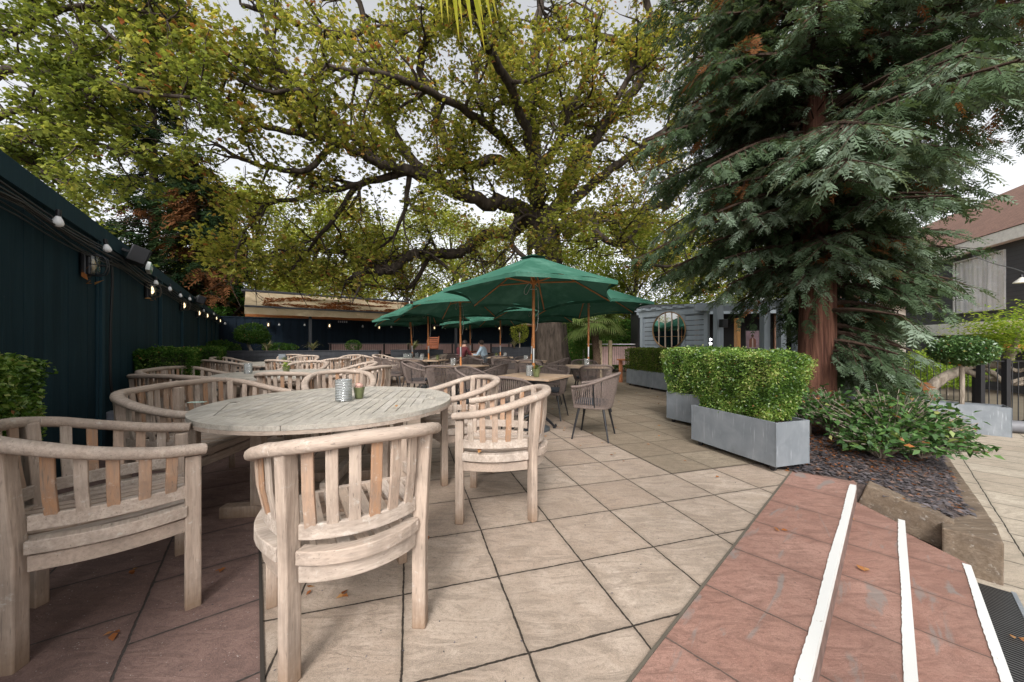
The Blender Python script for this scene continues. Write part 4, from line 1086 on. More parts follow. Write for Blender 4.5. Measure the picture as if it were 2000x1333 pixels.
# row of three planters leading away
ra = Vector((3.30,10.2)); rb = Vector((3.80,8.28)); ru = (rb-ra).normalized(); rv = Vector((-ru.y, ru.x)); rzr = math.atan2(ru.y, ru.x)
nmz = ['farthest', 'second farthest', 'middle', 'nearest']
for k in range(4):
    c = ra+ru*(.5+1.0*k)+rv*.22+ (Vector((.0,0)) if k < 3 else ru*.05)
    planter(c, rzr, .985, .43, .41, label=nmz[k]+' grey trough in the row of planters leading to the slatted screen', group='grey troughs in a row')
    hedge(c, rzr, 1.03, .42, .45, 1.07, 4200, .035, L_YEW, .03, nmz[k]+' stemmy olive green hedge in the row of grey troughs', seed=20+k, group='olive hedges in the row of troughs', core=(.04,.045,.015))
# left hedges along the fence
for c, L, wd, z1, dens, ls, m, lab in (((-3.05,1.80), 1.05, .44, 1.12, 9000, .032, L_BOX, 'bright box hedge at the left edge against the teal fence'),
                       ((-5.2,5.4), 1.1, .50, 1.12, 5500, .035, L_BOXD, 'dark clipped box hedge against the teal fence, behind the teak benches'),
                       ((-7.55,8.8), 1.1, .5, 1.10, 2600, .05, L_BOXD, 'small dark clipped hedge at the far end of the teal fence')):
    planter(c, arz, L-.05, wd-.03, .41, label='metal trough under the '+lab.split(',')[0].replace(' against the teal fence', ' by the fence'), group='troughs along the left fence')
    hedge(c, arz, L, wd, .44, z1, dens, ls, m, .03, lab, seed=int(L*100+c[1]*7))

# ------------------------------------------------------------------ grey slatted screen with round mirror
GREYB = fencemat('blue_grey_timber_paint', (.28,.32,.35), (.35,.39,.42))
SA, SB = Vector((3.92,10.72)), Vector((5.0,9.0)); su = (SB-SA).normalized(); sl_ = (SB-SA).length; srz = math.atan2(su.y, su.x); scn = (SA+SB)/2
scr = empty('slatted_screen', (scn.x, scn.y, 0), srz, 'blue grey slatted timber screen carrying the round mirror', 'screen')
b = MB()
for k in range(15): b.box((0,0,.16+k*.132), (sl_-.16,.02,.118))
b.build('slats', GREYB, scr, bevel=.003)
b = MB(); 
for x in (-.42, .35): b.box((x,-.02,1.1), (.10,.02,1.95))
b.build('batten', GREYB, scr)
for x in (-sl_/2+.04, sl_/2-.04): MB().box((x,-.0,1.05), (.10,.10,2.1)).build('post', GREYB, scr, bevel=.005)
MB().box((0,-.03,2.06), (sl_+.1,.05,.17)).build('top_board', GREYB, scr, bevel=.004)
MB().box((0,0,2.17), (sl_+.3,.22,.04)).build('coping', GREYB, scr, bevel=.004)
b = MB()
for k in range(6): b.box((-.85+k*.34,0,2.21), (.14,.3,.05), .15)
b.build('cross_rafters', GREYB, scr)
mi = empty('mirror', (scn.x-.02, scn.y-.02, 1.57), srz, 'round mirror with gilt rim and window bars on the grey screen', 'mirror'); mi.location = Vector((scn.x, scn.y, 1.57))+Vector((su.y, -su.x, 0))*.05-Vector((su.x, su.y, 0))*.06
def mirrormat():
    t = NT('mirror_glass'); g = t.n('ShaderNodeBsdfGlossy'); g.inputs['Roughness'].default_value = .02; g.inputs[0].default_value = (.75,.75,.75,1); t.l(g.outputs[0], t.out.inputs[0]); return t.m
def disc(r, y, n=48): return [(r*math.cos(2*math.pi*i/n), y, r*math.sin(2*math.pi*i/n)) for i in range(n)]
MB().poly(disc(.50, -.012), [tuple(range(48))]).build('glass', mirrormat(), mi)
GILT = simple('aged_gilt', (.28,.17,.08), .4, .6)
pp = disc(.505, -.02); MB().tube(pp+[pp[0]], .017, 8, cap=False).build('frame', GILT, mi, smooth=True)
for x in (-.3, -.1, .1, .3): hgt = math.sqrt(.5**2-x*x); MB().box((x,-.022,0), (.022,.014,2*hgt)).build('bar', simple('pale_gilt', (.45,.36,.28), .5), mi)
MB().box((0,-.021,-.18), (.92,.010,.012)).build('bar', GILT, mi)
# pergola posts and booth to the right of the screen
pg = empty('pergola', (0,0,0), 0, 'blue grey timber pergola behind the big hedge and conifer', 'pergola')
posts = [(1403,8.8,.20),(1494,8.2,.18),(1526,8.0,.16),(1556,7.9,.14),(1700,8.5,.15)]
for px, Y, w in posts:
    p = at(px, 700, Y); MB().box((p.x, p.y, 1.1), (w,.12,2.2), .25).build('post', GREYB, pg, bevel=.004)
MB().box((6.5,8.6,2.1), (3.8,.14,.16), -.2).build('beam', GREYB, pg); MB().box((6.2,8.6,.55), (4.0,.05,.06), -.2).build('rail', simple('pale_rail', (.5,.48,.45), .5), pg)
for k in range(6): MB().box((5.2+k*.62,8.95-k*.12,2.2), (.06,1.0,.10), -.2).build('rafter', GREYB, pg)
p = at(1440, 700, 9.3); op = empty('timber_post', (p.x, p.y, 0), .2, 'orange new timber post between the pergola posts', 'post'); MB().box((0,0,.9), (.11,.10,1.85)).build('shaft', simple('orange_new_timber', (.55,.27,.08), .6), op, bevel=.005); MB().box((0,0,1.84), (.14,.13,.03)).build('cap', simple('orange_new_timber_cap', (.5,.25,.08), .6), op)
bt = empty('garden_booth', (6.8,11.5,0), -.2, 'dark timber booth with open front behind the pergola', 'booth')
DB = simple('booth_black_timber', (.012,.011,.013), .7)
MB().box((0,1.2,1.15), (5.2,.1,2.3)).box((-2.6,.3,1.15), (.1,1.8,2.3)).box((2.6,.3,1.15), (.1,1.8,2.3)).build('walls', DB, bt)
MB().box((0,.2,2.35), (5.6,2.4,.10)).build('roof', simple('booth_roof_felt', (.08,.085,.09), .8), bt)
MB().box((0,-1.0,2.18), (5.5,.05,.2)).build('fascia', GREYB, bt)
for x in (-1.5,-.9,1.3): MB().box((x,-.6,1.1), (.10,.08,2.2)).build('post', simple('brown_booth_post', (.16,.08,.045), .6), bt)
pp_ = at(1469, 664, 9.6); ps = empty('poster', (pp_.x, pp_.y, pp_.z), -.1, 'framed mauve poster of a dark haired figure in a brown jacket', 'poster')
MB().box((0,0,0), (.36,.03,.50)).build('frame', simple('poster_frame', (.05,.04,.04), .5), ps, bevel=.004)
MB().box((0,-.018,0), (.33,.006,.47)).build('print', simple('mauve_print', (.20,.13,.15), .7, var=.3), ps)
MB().lathe((0,-.026,.10), [(.001,-.04),(.028,-.02),(.03,.01),(.02,.035),(.001,.042)], 10).build('printed_head', simple('print_head', (.14,.07,.05), .7), ps)
MB().poly([(-.09,-.0235,-.2),(.09,-.0235,-.2),(.085,-.0235,0),(.03,-.0235,.055),(-.03,-.0235,.055),(-.085,-.0235,0)], [(0,1,2,3,4,5)]).build('printed_jacket', simple('print_jacket', (.13,.045,.025), .7), ps)
MB().poly([(-.02,-.0245,-.2),(.02,-.0245,-.2),(.012,-.0245,.05),(-.012,-.0245,.05)], [(0,1,2,3)]).build('printed_shirt', simple('print_shirt', (.3,.22,.2), .7), ps)
p = at(1386, 668, 9.7); sp = empty('spotlight', p, 0, 'bright white twin spotlight beside the screen post', 'spotlight')
for dz in (-.05, .06): MB().lathe((0,-.02,dz), [(.01,-.03),(.035,-.02),(.04,0),(.035,.02),(.01,.03)], 12).build('lit_lens', emit('white_led', (1,1,1), 25) if dz < 0 else bpy.data.materials['white_led'], sp, smooth=True)
MB().box((0,.03,0), (.05,.04,.25)).build('housing', DARKP, sp)
p = at(1384, 640, 9.2); rp_ = empty('rope_hanging', (p.x, p.y, 0), 0, 'pale rope hanging beside the grey screen', 'rope'); MB().tube([(0,0,2.1),(.01,0,1.7),(-.01,0,1.3),(0,0,.8)], .014, 6).build('rope', simple('pale_rope', (.45,.45,.42), .8), rp_, smooth=True)
# speaker in the pergola
p = at(1413, 632, 8.6); q_ = empty('loudspeaker', p, .3, 'small black box loudspeaker hanging on the pergola post', 'speaker'); MB().box((0,0,0), (.16,.12,.20)).build('cabinet', DARKP, q_, bevel=.01); MB().box((0,-.063,0), (.13,.006,.17)).build('grille', bpy.data.materials['speaker_grille'], q_)
# deck with railing between trunk and screen
dk = empty('deck_railing', (0,0,0), 0, 'white topped railing with pink boards and pale posts right of the palm', 'railing')
MB().box(((2.85+4.2)/2, 12.1, 1.17), (1.9,.05,.035), -.05).build('handrail', simple('white_handrail', (.6,.6,.58), .4), dk)
b = MB()
for k in range(17): b.box((3.02+k*.072, 12.05-k*.0035, .78), (.058,.02,.62))
b.build('boards', PINK, dk)
for x in (2.98, 3.32): MB().box((x, 11.95, .65), (.11,.11,1.3)).build('post', POSTW, dk, bevel=.006)
wt = empty('wooden_bench_table', (4.0,10.9,0), .5, 'reddish timber table end behind the square table, left of the olive hedges', 'table')
MB().box((-.1,0,.70), (1.2,.7,.04)).build('top', REDW, wt, bevel=.004)
for sx in (-.6, .35):
    for sy in (-.28, .28): MB().box((sx,sy,.34), (.08,.08,.68)).build('leg', REDW, wt, bevel=.004)
MB().box((-.1,0,.42), (1.1,.06,.12)).build('rail', REDW, wt)

# ------------------------------------------------------------------ planting bed with sleepers
BED = [(2.44,3.44),(2.74,3.24),(2.98,3.03),(3.30,2.70),(3.62,2.80),(5.6,4.65),(7.0,6.2),(5.3,6.3),(3.35,5.25)]
BZ = [.0,.01,.0,-.13,-.15,-.15,-.1,0,.0]
b = MB(); cx = sum(p[0] for p in BED)/9; cy = sum(p[1] for p in BED)/9; top = []
N = 9; R1 = []
for ring in range(N+1):
    f = ring/N
    for i, p in enumerate(BED):
        for sub in range(3):
            q = BED[(i+1)%9]; z = BZ[i]+(BZ[(i+1)%9]-BZ[i])*sub/3; x = p[0]+(q[0]-p[0])*sub/3; y = p[1]+(q[1]-p[1])*sub/3
            X_, Y_ = cx+(x-cx)*f, cy+(y-cy)*f; top.append((X_, Y_, (z*f+.06*(1-f))+.02*mnoise.noise(Vector((X_*3,Y_*3,0)))))
M27 = 27
fs = [(r*M27+i, r*M27+(i+1)%M27, (r+1)*M27+(i+1)%M27, (r+1)*M27+i) for r in range(N) for i in range(M27)]
base = [(v[0], v[1], -.6) for v in top[-27:]]; o_ = len(top); fs += [(N*M27+i, N*M27+(i+1)%M27, o_+(i+1)%M27, o_+i) for i in range(M27)]
b.poly(top+base, fs); bed = b.build('soil_bed', simple('dark_slate_soil', (.06,.045,.04), .95, var=.5, scale=40, bump=1), smooth=True); tag(bed, kind='structure')
# slate chips
n = 9000; k = 0; P = []
def inpoly(x, y, poly):
    c = False; j = len(poly)-1
    for i in range(len(poly)):
        if (poly[i][1] > y) != (poly[j][1] > y) and x < (poly[j][0]-poly[i][0])*(y-poly[i][1])/(poly[j][1]-poly[i][1])+poly[i][0]: c = not c
        j = i
    return c
from mathutils.bvhtree import BVHTree
bvh = BVHTree.FromPolygons([Vector(v) for v in b.v], b.f)
while len(P) < n:
    x, y = rng.uniform(2.4, 5.4), rng.uniform(2.6, 6)
    if inpoly(x, y, BED):
        h_ = bvh.ray_cast(Vector((x, y, 2)), Vector((0,0,-1)))[0]
        if h_: P.append((x, y, h_.z+.006))
P = np.array(P); V, Fc, T = leaves(P, .05, .7, up=4.5)
def slate():
    t = NT('slate_chip'); a = t.n('ShaderNodeAttribute', attribute_name='tone'); t.principled(t.ramp(a.outputs['Fac'], [(0,(.04,.035,.038)), (.55,(.085,.075,.08)), (.85,(.14,.12,.125)), (1,(.18,.10,.065))]), .6); return t.m
tag(npmesh('slate_chippings', V, Fc, T, slate()), 'purple grey slate chippings covering the planting bed', 'chippings', kind='stuff')
P = []
while len(P) < 1100:
    x, y = rng.normal(3.7, .75), rng.normal(4.3, .7)
    if inpoly(x, y, BED):
        h_ = bvh.ray_cast(Vector((x, y, 2)), Vector((0,0,-1)))[0]
        if h_: P.append((x, y, h_.z+.014))
V, Fc, T = leaves(np.array(P), .045, .3, up=3, tone=rng.uniform(0,.6,len(P))); tag(npmesh('fallen_leaves', V, Fc, T, L_DEAD), 'orange brown dead sprays lying under the conifer', 'leaves', kind='stuff')
def sleeper(a, b_, w, h, za, zb, label):
    a = Vector((a[0], a[1], za-h/2)); b_ = Vector((b_[0], b_[1], zb-h/2)); d = b_-a; L = d.length; c = (a+b_)/2
    o = MB(); n_ = max(4, int(L/.05)); X_ = d.normalized(); Y_ = Vector((0,0,1)).cross(X_).normalized(); Z_ = X_.cross(Y_); vs = []
    for i in range(n_+1):
        for yy, zz in ((-1,-1),(1,-1),(1,1),(-1,1)):
            p = a+d*i/n_+Y_*yy*w/2+Z_*zz*h/2; vs.append(p-c+Vector((0,0,.007*mnoise.noise(p*6)))+Y_*.005*mnoise.noise(p*4))
    o.poly(vs, [(0,3,2,1),(n_*4,n_*4+1,n_*4+2,n_*4+3)]+[(i*4+k, i*4+(k+1)%4, i*4+4+(k+1)%4, i*4+4+k) for i in range(n_) for k in range(4)])
    ob = o.build('timber_sleeper', OAK, bevel=.01, loc=c); tag(ob, label, 'sleeper', 'old timber sleepers edging the bed'); return ob
sleeper(P2(-.165,4.30), P2(.30,4.27), .15, .24, .012, -.13, 'long weathered sleeper sloping down beside the red steps')
sl0 = P2(.40,4.22)
sleeper(P2(.395,4.08), P2(.405,4.62), .27, .30, -.155, -.155, 'thick cracked sleeper block at the corner of the planting bed')
sleeper(P2(.44,4.64), P2(.41,5.6), .20, .27, -.165, -.165, 'flat sleeper behind the thick corner block')
sleeper(P2(.41,5.62), P2(.37,7.2), .20, .27, -.17, -.17, 'far sleeper mostly hidden under the leafy shrub')

# leafy shrub
sh_ = empty('leafy_shrub', (4.2,3.92,.04), 0, 'low glossy laurel-like shrub spilling over the slate bed', 'shrub')
P = []; 
random.seed(21); bm_ = MB()
ctr = [(.0,.0,.26,.75,.50,.34),(-.55,-.35,.12,.42,.36,.22),(.45,.40,.22,.55,.45,.30),(-.3,.55,.25,.55,.4,.3),(.25,-.25,.08,.5,.3,.25),(-.75,.8,.3,.35,.35,.3),(.70,.15,.12,.45,.35,.27)]
for _ in range(800):
    c = random.choice(ctr); d = Vector((random.gauss(0,1), random.gauss(0,1), abs(random.gauss(0,1)))).normalized(); k = random.uniform(.6, 1.12)
    e_ = Vector((c[0]+d.x*c[3]*k, c[1]+d.y*c[4]*k, c[2]+d.z*c[5]*k)); s0 = Vector((c[0]*.7, c[1]*.7, -.05))
    mid = s0.lerp(e_, .55)+Vector((0,0,.06)); bm_.tube([s0, mid, e_], [.008,.005,.003], 4, cap=False)
    for j in range(9): P.append(tuple(mid.lerp(e_, j/8)+Vector((random.gauss(0,.03), random.gauss(0,.03), random.gauss(0,.025)))))
P = np.array(P); tone = np.clip(.4+rng.normal(0,.27,len(P)), 0, 1)
V, Fc, T = leaves(P, .078, .55, up=.9, tone=tone, droop=.25); npmesh('foliage', V, Fc, T, L_LAUR, sh_); bm_.build('stems', B_GREY, sh_); sh_.scale = (.88, .92, 1.12)

# ------------------------------------------------------------------ small items on tables
def ribglass():
    t = NT('ribbed_glass'); co = t.coord(); w = t.n('ShaderNodeTexWave', wave_type='BANDS', bands_direction='Z'); w.inputs['Scale'].default_value = 26; t.l(co, w.inputs[0])
    bp = t.bump(w.outputs['Fac'], .9, .01); g = t.n('ShaderNodeBsdfGlossy'); g.inputs['Roughness'].default_value = .08; t.l(bp, g.inputs['Normal'])
    d = t.n('ShaderNodeBsdfDiffuse'); d.inputs[0].default_value = (.75,.78,.78,1); t.l(bp, d.inputs['Normal']); tr = t.n('ShaderNodeBsdfTransparent'); tr.inputs[0].default_value = (.85,.88,.88,1)
    m = t.n('ShaderNodeMixShader'); m.inputs[0].default_value = .38; t.l(tr.outputs[0], m.inputs[1]); t.l(g.outputs[0], m.inputs[2])
    m2 = t.n('ShaderNodeMixShader'); t.l(t.math('MULTIPLY', w.outputs['Fac'], .45), m2.inputs[0]); t.l(m.outputs[0], m2.inputs[1]); t.l(d.outputs[0], m2.inputs[2]); t.l(m2.outputs[0], t.out.inputs[0]); return t.m
RIB = ribglass()
def make_jar(w=.115, h=.16):
    r = empty('glass_jar', (0,0,0)); b = MB(); x = w/2
    b.lathe((0,0,0), [(x*.85,.0),(x,.008),(x,h-.01),(x*1.04,h),(x*.96,h),(x*.93,.014),(.001,.012)], 24, caps=False).build('jar', RIB, r, smooth=True, angle=60)
    MB().lathe((0,0,.014), [(x*.55,0),(x*.55,h*.45)], 14).build('candle', simple('white_candle', (.7,.68,.62), .6), r, smooth=True); return r
jar0 = make_jar()
GREENP = simple('green_glazed_pot', (.12,.135,.06), .3, var=.25, scale=40)
def make_pot(kind):
    r = empty('plant_pot', (0,0,0)); pr = [(.026,0),(.032,.006),(.036,.04),(.045,.09),(.042,.092),(.034,.075)]
    b = MB().lathe((0,0,0), pr, 20, caps=False).build('pot', GREENP, r, smooth=True)
    MB().lathe((0,0,.07), [(.036,0),(.001,.004)], 14, caps=False).build('soil', bpy.data.materials['compost'], r)
    if kind == 'cactus':
        MB().lathe((0,0,.075), [(.02,0),(.032,.015),(.032,.035),(.018,.05),(.001,.054)], 12).build('succulent', simple('pinkish_succulent', (.45,.27,.22), .7, var=.5, scale=60), r, smooth=True)
    else:
        P = rng.normal(0,.018,(70,3))+np.array([0,0,.10]); V, Fc, T = leaves(P, .035, .5, up=1.2); npmesh('succulent', V, Fc, T, L_LIME if kind == 'lime' else L_PALM, r)
    return r
first = {}
def place(proto, key, loc, label, cat, group, rz=0, sc=1):
    if key not in first: first[key] = proto; proto.location = loc; proto.rotation_euler = (0,0,rz); o = proto
    else: o = copy_tree(proto, loc, rz)
    o['label'] = label; o['category'] = cat; o['group'] = group
    if sc != 1: o.scale = (sc,)*3
    return o
ZT = .748
place(jar0, 'jar', (-1.325,2.78,ZT), 'large ribbed glass jar on the near round table', 'glass jar', 'ribbed glass jars', 0, 1.05)
for (x, y, lab) in ((-3.92,5.25,'ribbed glass jar on the middle round table'), (.245,4.86,'glass jar beside the green pot under the nearest parasol'), (-1.18,7.08,'glass jar beside the pole of the second parasol'),
                    (1.47,6.95,'glass jar at the pole on the right-hand square table'), (-2.42,9.5,'glass jar under the fourth parasol'), (.35,8.9,'glass jar in front of the chestnut trunk'), (-.22,11.4,'glass jar on the far centre table')):
    place(jar0, 'jar', (x, y, ZT+.004), lab, 'glass jar', 'ribbed glass jars', 0, .92)
for q, (dx, dy) in enumerate(((-.18,-.2),(-.05,-.25),(.12,-.18),(.25,-.05),(-.3,-.05),(.05,.02))):
    place(jar0, 'jar', (-3.05+dx, 11.1+dy, ZT), ('first','second','third','fourth','fifth','sixth')[q]+' condiment jar of the cluster on the farthest round table', 'glass jar', 'condiment jars on the farthest round table', 0, .8+.1*(q%2))
place(make_pot('cactus'), 'cactus', (-1.255,2.90,ZT), 'green ribbed pot with a pinkish dry succulent on the near round table', 'plant pot', 'small green plant pots')
lime = make_pot('lime'); place(lime, 'lime', (-3.32,5.2,ZT), 'green pot with bright lime succulent on the middle round table', 'plant pot', 'small green plant pots', 0, 1.15)
pal = make_pot('pale'); place(pal, 'pale', (.325,4.70,ZT+.004), 'green pot with grey succulent under the nearest parasol pole', 'plant pot', 'small green plant pots', 0, 1.2)
place(pal, 'pale', (-5.1,7.9,ZT), 'dark green pot on the far round table', 'plant pot', 'small green plant pots', 0, 1.1)
place(pal, 'pale', (-1.98,9.4,ZT+.004), 'green pot under the fourth parasol', 'plant pot', 'small green plant pots', 0, 1.1)
place(pal, 'pale', (-.5,11.3,ZT+.004), 'green pot on the far centre table', 'plant pot', 'small green plant pots', 0, 1.1)
p = U(380, 787, .745); cdz = MB().box((0,0,.003), (.11,.045,.005)).build('menu_card', simple('mint_card', (.45,.55,.48), .5), bevel=.001, loc=(p.x+.02, p.y, .7465)); cdz.rotation_euler = (0,0,.2); tag(cdz, 'small pale mint card lying at the left edge of the near round table', 'card')
# napkin holder on far table 3
nh = empty('menu_holder', (-5.3,8.15,.748), 0, 'small grey menu holder standing on the far round table', 'holder'); MB().box((0,0,.10), (.16,.03,.20)).box((0,0,.01), (.2,.1,.02)).build('stand', ZINC, nh, bevel=.004)

# scattered leaves on paving and tables
P = []; DB_ = []
for px, py, z in ((606,1155,0),(668,1165,0),(830,1050,0),(440,1115,.0),(1520,1040,.0),(1660,1010,-.15),(1690,1120,-.15),(1925,1108,-.45),(1985,1250,-.44),(1100,840,0),(1095,835,0),(1245,770,0),(1350,760,0),(255,1120,0),(220,1240,0)):
    for _ in range(3): v = U(px+random.uniform(-6,6), py+random.uniform(-3,3), z); P.append((v.x, v.y, z+.012))
for px, py, z in ((770,800,.75),(838,805,.49),(920,880,.485),(935,885,.485),(600,845,.49)):
    v = U(px, py, z); P += [(v.x, v.y, z+.01), (v.x+.01, v.y+.01, z+.014)]
for _ in range(260):
    x = rng.uniform(-1, 6); y = rng.uniform(3.0, 14); P.append((x, y, .012)) if inpoly(x, y, terr) and not inpoly(x, y, BED) else None
for _ in range(700):
    x = rng.uniform(-1.5, 4); y = rng.uniform(1.2, 7)
    if inpoly(x, y, terr) and not inpoly(x, y, BED): DB_.append((x, y, .0075))
V, Fc, T = leaves(np.array(DB_), .010, .7, up=4); tag(npmesh('grit', V, Fc, T, slate()), 'dark grit and crumbs scattered over the slabs', 'grit', kind='stuff')
P = np.array(P); V, Fc, T = leaves(P, .042, .55, up=3); tag(npmesh('fallen_leaves', V, Fc, T, L_DEAD), 'scattered small orange brown leaves on the paving', 'leaves', kind='stuff')
for (tx, z) in ((tpx(148), 532), (tpx(158), 552), (tpx(276), 582), (tpx(290), 588)):
    pass
P = np.array([tuple(FP(tpx(px), .05, fz(tpx(px), py, .05))) for px, py in ((143,531),(148,534),(152,533),(162,549),(165,554),(170,557),(272,583),(292,588),(293,584))])
V, Fc, T = leaves(P, .10, .45, up=0); tag(npmesh('caught_leaves', V, Fc, T, L_DEAD), 'dead orange leaves caught under the fence lamps', 'leaves', kind='stuff')

# ------------------------------------------------------------------ far side: chairs stack, people, plants
sk = empty('stacked_chairs', (-3.05,13.2,0), 0); bpy.data.objects.remove(sk)
RED = simple('orange_red_folding_wood', (.20,.055,.018), .6)
def make_fold():
    r = empty('folding_chair', (0,0,0)); b = MB()
    for i in range(5): b.box((0,-.16+.085*i,.45), (.40,.06,.018))
    b.build('seat', RED, r); b = MB()
    for i in range(4): b.box((0,.23+.03*i,.62+.08*i), (.38,.016,.05))
    b.build('backrest', RED, r)
    for s in (-1, 1): MB().tube([(s*.2,-.2,.0),(s*.2,.18,.5),(s*.2,.33,.92)], .016, 5).build('leg', RED, r); MB().tube([(s*.18,.22,.0),(s*.18,-.18,.45)], .016, 5).build('leg', RED, r)
    return r
fold0 = make_fold()
for k in range(5):
    o = fold0 if k == 0 else copy_tree(fold0, (0,0,0), 0)
    o.location = (-3.15+.015*k, 13.6+.01*k, .14*k); o.rotation_euler = (0,0,.1*(k%2)); tag(o, ('lowest','second lowest','middle','second highest','topmost')[k]+' orange red wooden chair of the stack by the far bench', 'chair', 'stacked orange red chairs')
o = copy_tree(fold0, (-1.35,14.6,.14), 2.6, 'single orange red chair behind the seated man in the blue shirt', 'stacked orange red chairs'); o['category'] = 'chair'; o.location.z = 0
wb = empty('wooden_bench', (-1.75,14.3,0), 0, 'low pale timber bench table at the far side', 'bench'); 
MB().box((-1.1,.3,.62), (1.6,.5,.05)).build('top', simple('pale_far_timber', (.22,.16,.13), .8), wb)
for x in (-1.8, -.4): MB().box((x,.3,.3), (.08,.4,.6)).build('leg', bpy.data.materials['pale_far_timber'], wb)

def person(loc, rz, joints, skin_bits, shirt, trouser, label, lean=0):
    root = empty('person', loc, rz, label, 'person')
    SK = simple('skin_'+shirt[0], (.42,.25,.18), .6, var=.05)
    # one continuous body
    J = joints; names = list(J); me = bpy.data.meshes.new('body')
    E_ = [('pel','chest'),('chest','neck'),('neck','head'),('head','crown'),('chest','shL'),('shL','elL'),('elL','wrL'),('wrL','haL'),('chest','shR'),('shR','elR'),('elR','wrR'),('wrR','haR'),('pel','hiL'),('hiL','knL'),('knL','anL'),('anL','toL'),('pel','hiR'),('hiR','knR'),('knR','anR'),('anR','toR')]
    me.from_pydata([J[k][:3] for k in names], [(names.index(a), names.index(b_)) for a, b_ in E_], [])
    o = bpy.data.objects.new('body', me); col.objects.link(o); o.parent = root
    sm = o.modifiers.new('skin', 'SKIN'); 
    for i, k in enumerate(names): me.skin_vertices[0].data[i].radius = (J[k][3], J[k][3]); me.skin_vertices[0].data[i].use_root = (k == 'pel')
    ss = o.modifiers.new('sub', 'SUBSURF'); ss.levels = 2; ss.render_levels = 2
    # clothes by height and reach, painted through material slots on the evaluated mesh
    dg = bpy.context.evaluated_depsgraph_get(); dg.update(); m2 = bpy.data.meshes.new_from_object(o.evaluated_get(dg)); bpy.data.objects.remove(o)
    o = bpy.data.objects.new('body', m2); col.objects.link(o); o.parent = root; m2.materials.clear()
    for mm in (shirt[1], trouser, SK): m2.materials.append(mm)
    nz = J['neck'][2]; wr = [Vector(J['wrL'][:3]), Vector(J['wrR'][:3])]; hip = J['pel'][2]
    for p in m2.polygons:
        c = p.center; p.use_smooth = True
        if c.z > nz+.0: p.material_index = 2
        elif min((c-w).length for w in wr) < .11 and c.z > hip-.02: p.material_index = 2
        elif c.z < hip+.06 and (c.y > .08 or c.z < hip-.05): p.material_index = 1
        else: p.material_index = 0
    hd = Vector(J['crown'][:3])
    h = MB().lathe((hd.x, hd.y-.02, hd.z-.035), [(.03,-.10),(.080,-.06),(.093,.0),(.088,.05),(.055,.09),(.001,.105)], 14).build('hair', simple('hair_'+shirt[0], (.05,.035,.028), .8), root, smooth=True)
    fc = MB(); hp = Vector(J['head'][:3]); fc.lathe((hp.x, hp.y+.085, hp.z+.01), [(.001,-.025),(.014,-.015),(.010,.01),(.004,.03)], 8)
    fc.build('nose', SK, root, smooth=True)
    for s in (-1, 1): MB().lathe((hp.x+s*.032, hp.y+.082, hp.z+.045), [(.001,-.008),(.010,0),(.001,.008)], 8).build('eye', simple('eye_dark', (.02,.02,.02), .3), root)
    MB().box((hp.x, hp.y+.083, hp.z-.035), (.045,.012,.008)).build('mouth', simple('lips', (.3,.12,.1), .6), root)
    return root
def seated(lean=.1, arms='table'):
    J = dict(pel=(0,0,.52,.15), chest=(0,lean,.90,.165), neck=(0,lean*1.35,1.08,.055), head=(0,lean*1.5+.01,1.19,.085), crown=(0,lean*1.5+.01,1.26,.085),
        shL=(-.19,lean,1.0,.075), elL=(-.27,lean+.14,.76,.05), wrL=(-.12,lean+.38,.79,.03), haL=(-.09,lean+.46,.79,.035), shR=(.19,lean,1.0,.075), elR=(.27,lean+.14,.76,.05), wrR=(.12,lean+.38,.79,.03), haR=(.09,lean+.46,.79,.035),
        hiL=(-.1,.05,.50,.095), knL=(-.13,.45,.50,.065), anL=(-.13,.42,.10,.042), toL=(-.14,.58,.04,.035), hiR=(.1,.05,.50,.095), knR=(.13,.45,.50,.065), anR=(.13,.42,.10,.042), toR=(.14,.58,.04,.035))
    return J
person((-.98,13.2,0), R(78), seated(.12), None, ('blue', simple('pale_blue_shirt', (.38,.48,.56), .8, var=.15)), simple('dark_trousers', (.03,.035,.05), .8), 'seated man in a pale blue shirt facing left, elbows on the far table')
person((-1.95,12.6,0), R(-25), seated(.34), None, ('maroon', simple('maroon_jumper', (.10,.018,.022), .85)), simple('black_trousers', (.02,.02,.025), .8), 'hunched man in a dark maroon jumper leaning forward, beside the man in blue')
rope(-1.0,13.15, math.cos(R(168)), math.sin(R(168)), 'rope chair under the man in the pale blue shirt')
rope(-1.97,12.55, .42, .9, 'rope chair under the man in the maroon jumper')

def strap_plant(c, z0, n, L, label, mat=L_GRASS, seed=0, nm='grassy_plant', w=.02):
    rd = random.Random(seed); root = empty(nm, (c[0], c[1], z0), 0, label, 'plant'); V, Fc, T = [], [], []
    for i in range(n):
        a = rd.uniform(0, 2*math.pi); l = L*rd.uniform(.6, 1.1); out = rd.uniform(.25, .75); w_ = w*rd.uniform(.7, 1.2); pts = []
        for j in range(7):
            f = j/6; r_ = l*out*f**1.3; z = l*(f*1.0-.75*out*f**2.4*1.3); pts.append(Vector((math.cos(a)*r_, math.sin(a)*r_, z)))
        sd_ = Vector((-math.sin(a), math.cos(a), 0)); o = len(V); t = rd.random()
        for j, p in enumerate(pts):
            ww = w_*(1-.85*(j/6)**1.5); V += [tuple(p-sd_*ww), tuple(p+sd_*ww)]; T += [t, t]
        for j in range(6): Fc.append((o+2*j, o+2*j+1, o+2*j+3, o+2*j+2))
    npmesh('leaves', np.array(V), np.array(Fc), np.array(T), mat, root); MB().lathe((0,0,-.02), [(.05,0),(.03,.08)], 8).build('crown_base', B_PALM, root); return root
strap_plant((-6.6,11.7), .93, 46, .55, 'arching brown grassy plant in the raised planter, left', seed=1)
strap_plant((-7.9,11.4), .93, 40, .5, 'pale plumed grassy plant near the fence corner', seed=2)
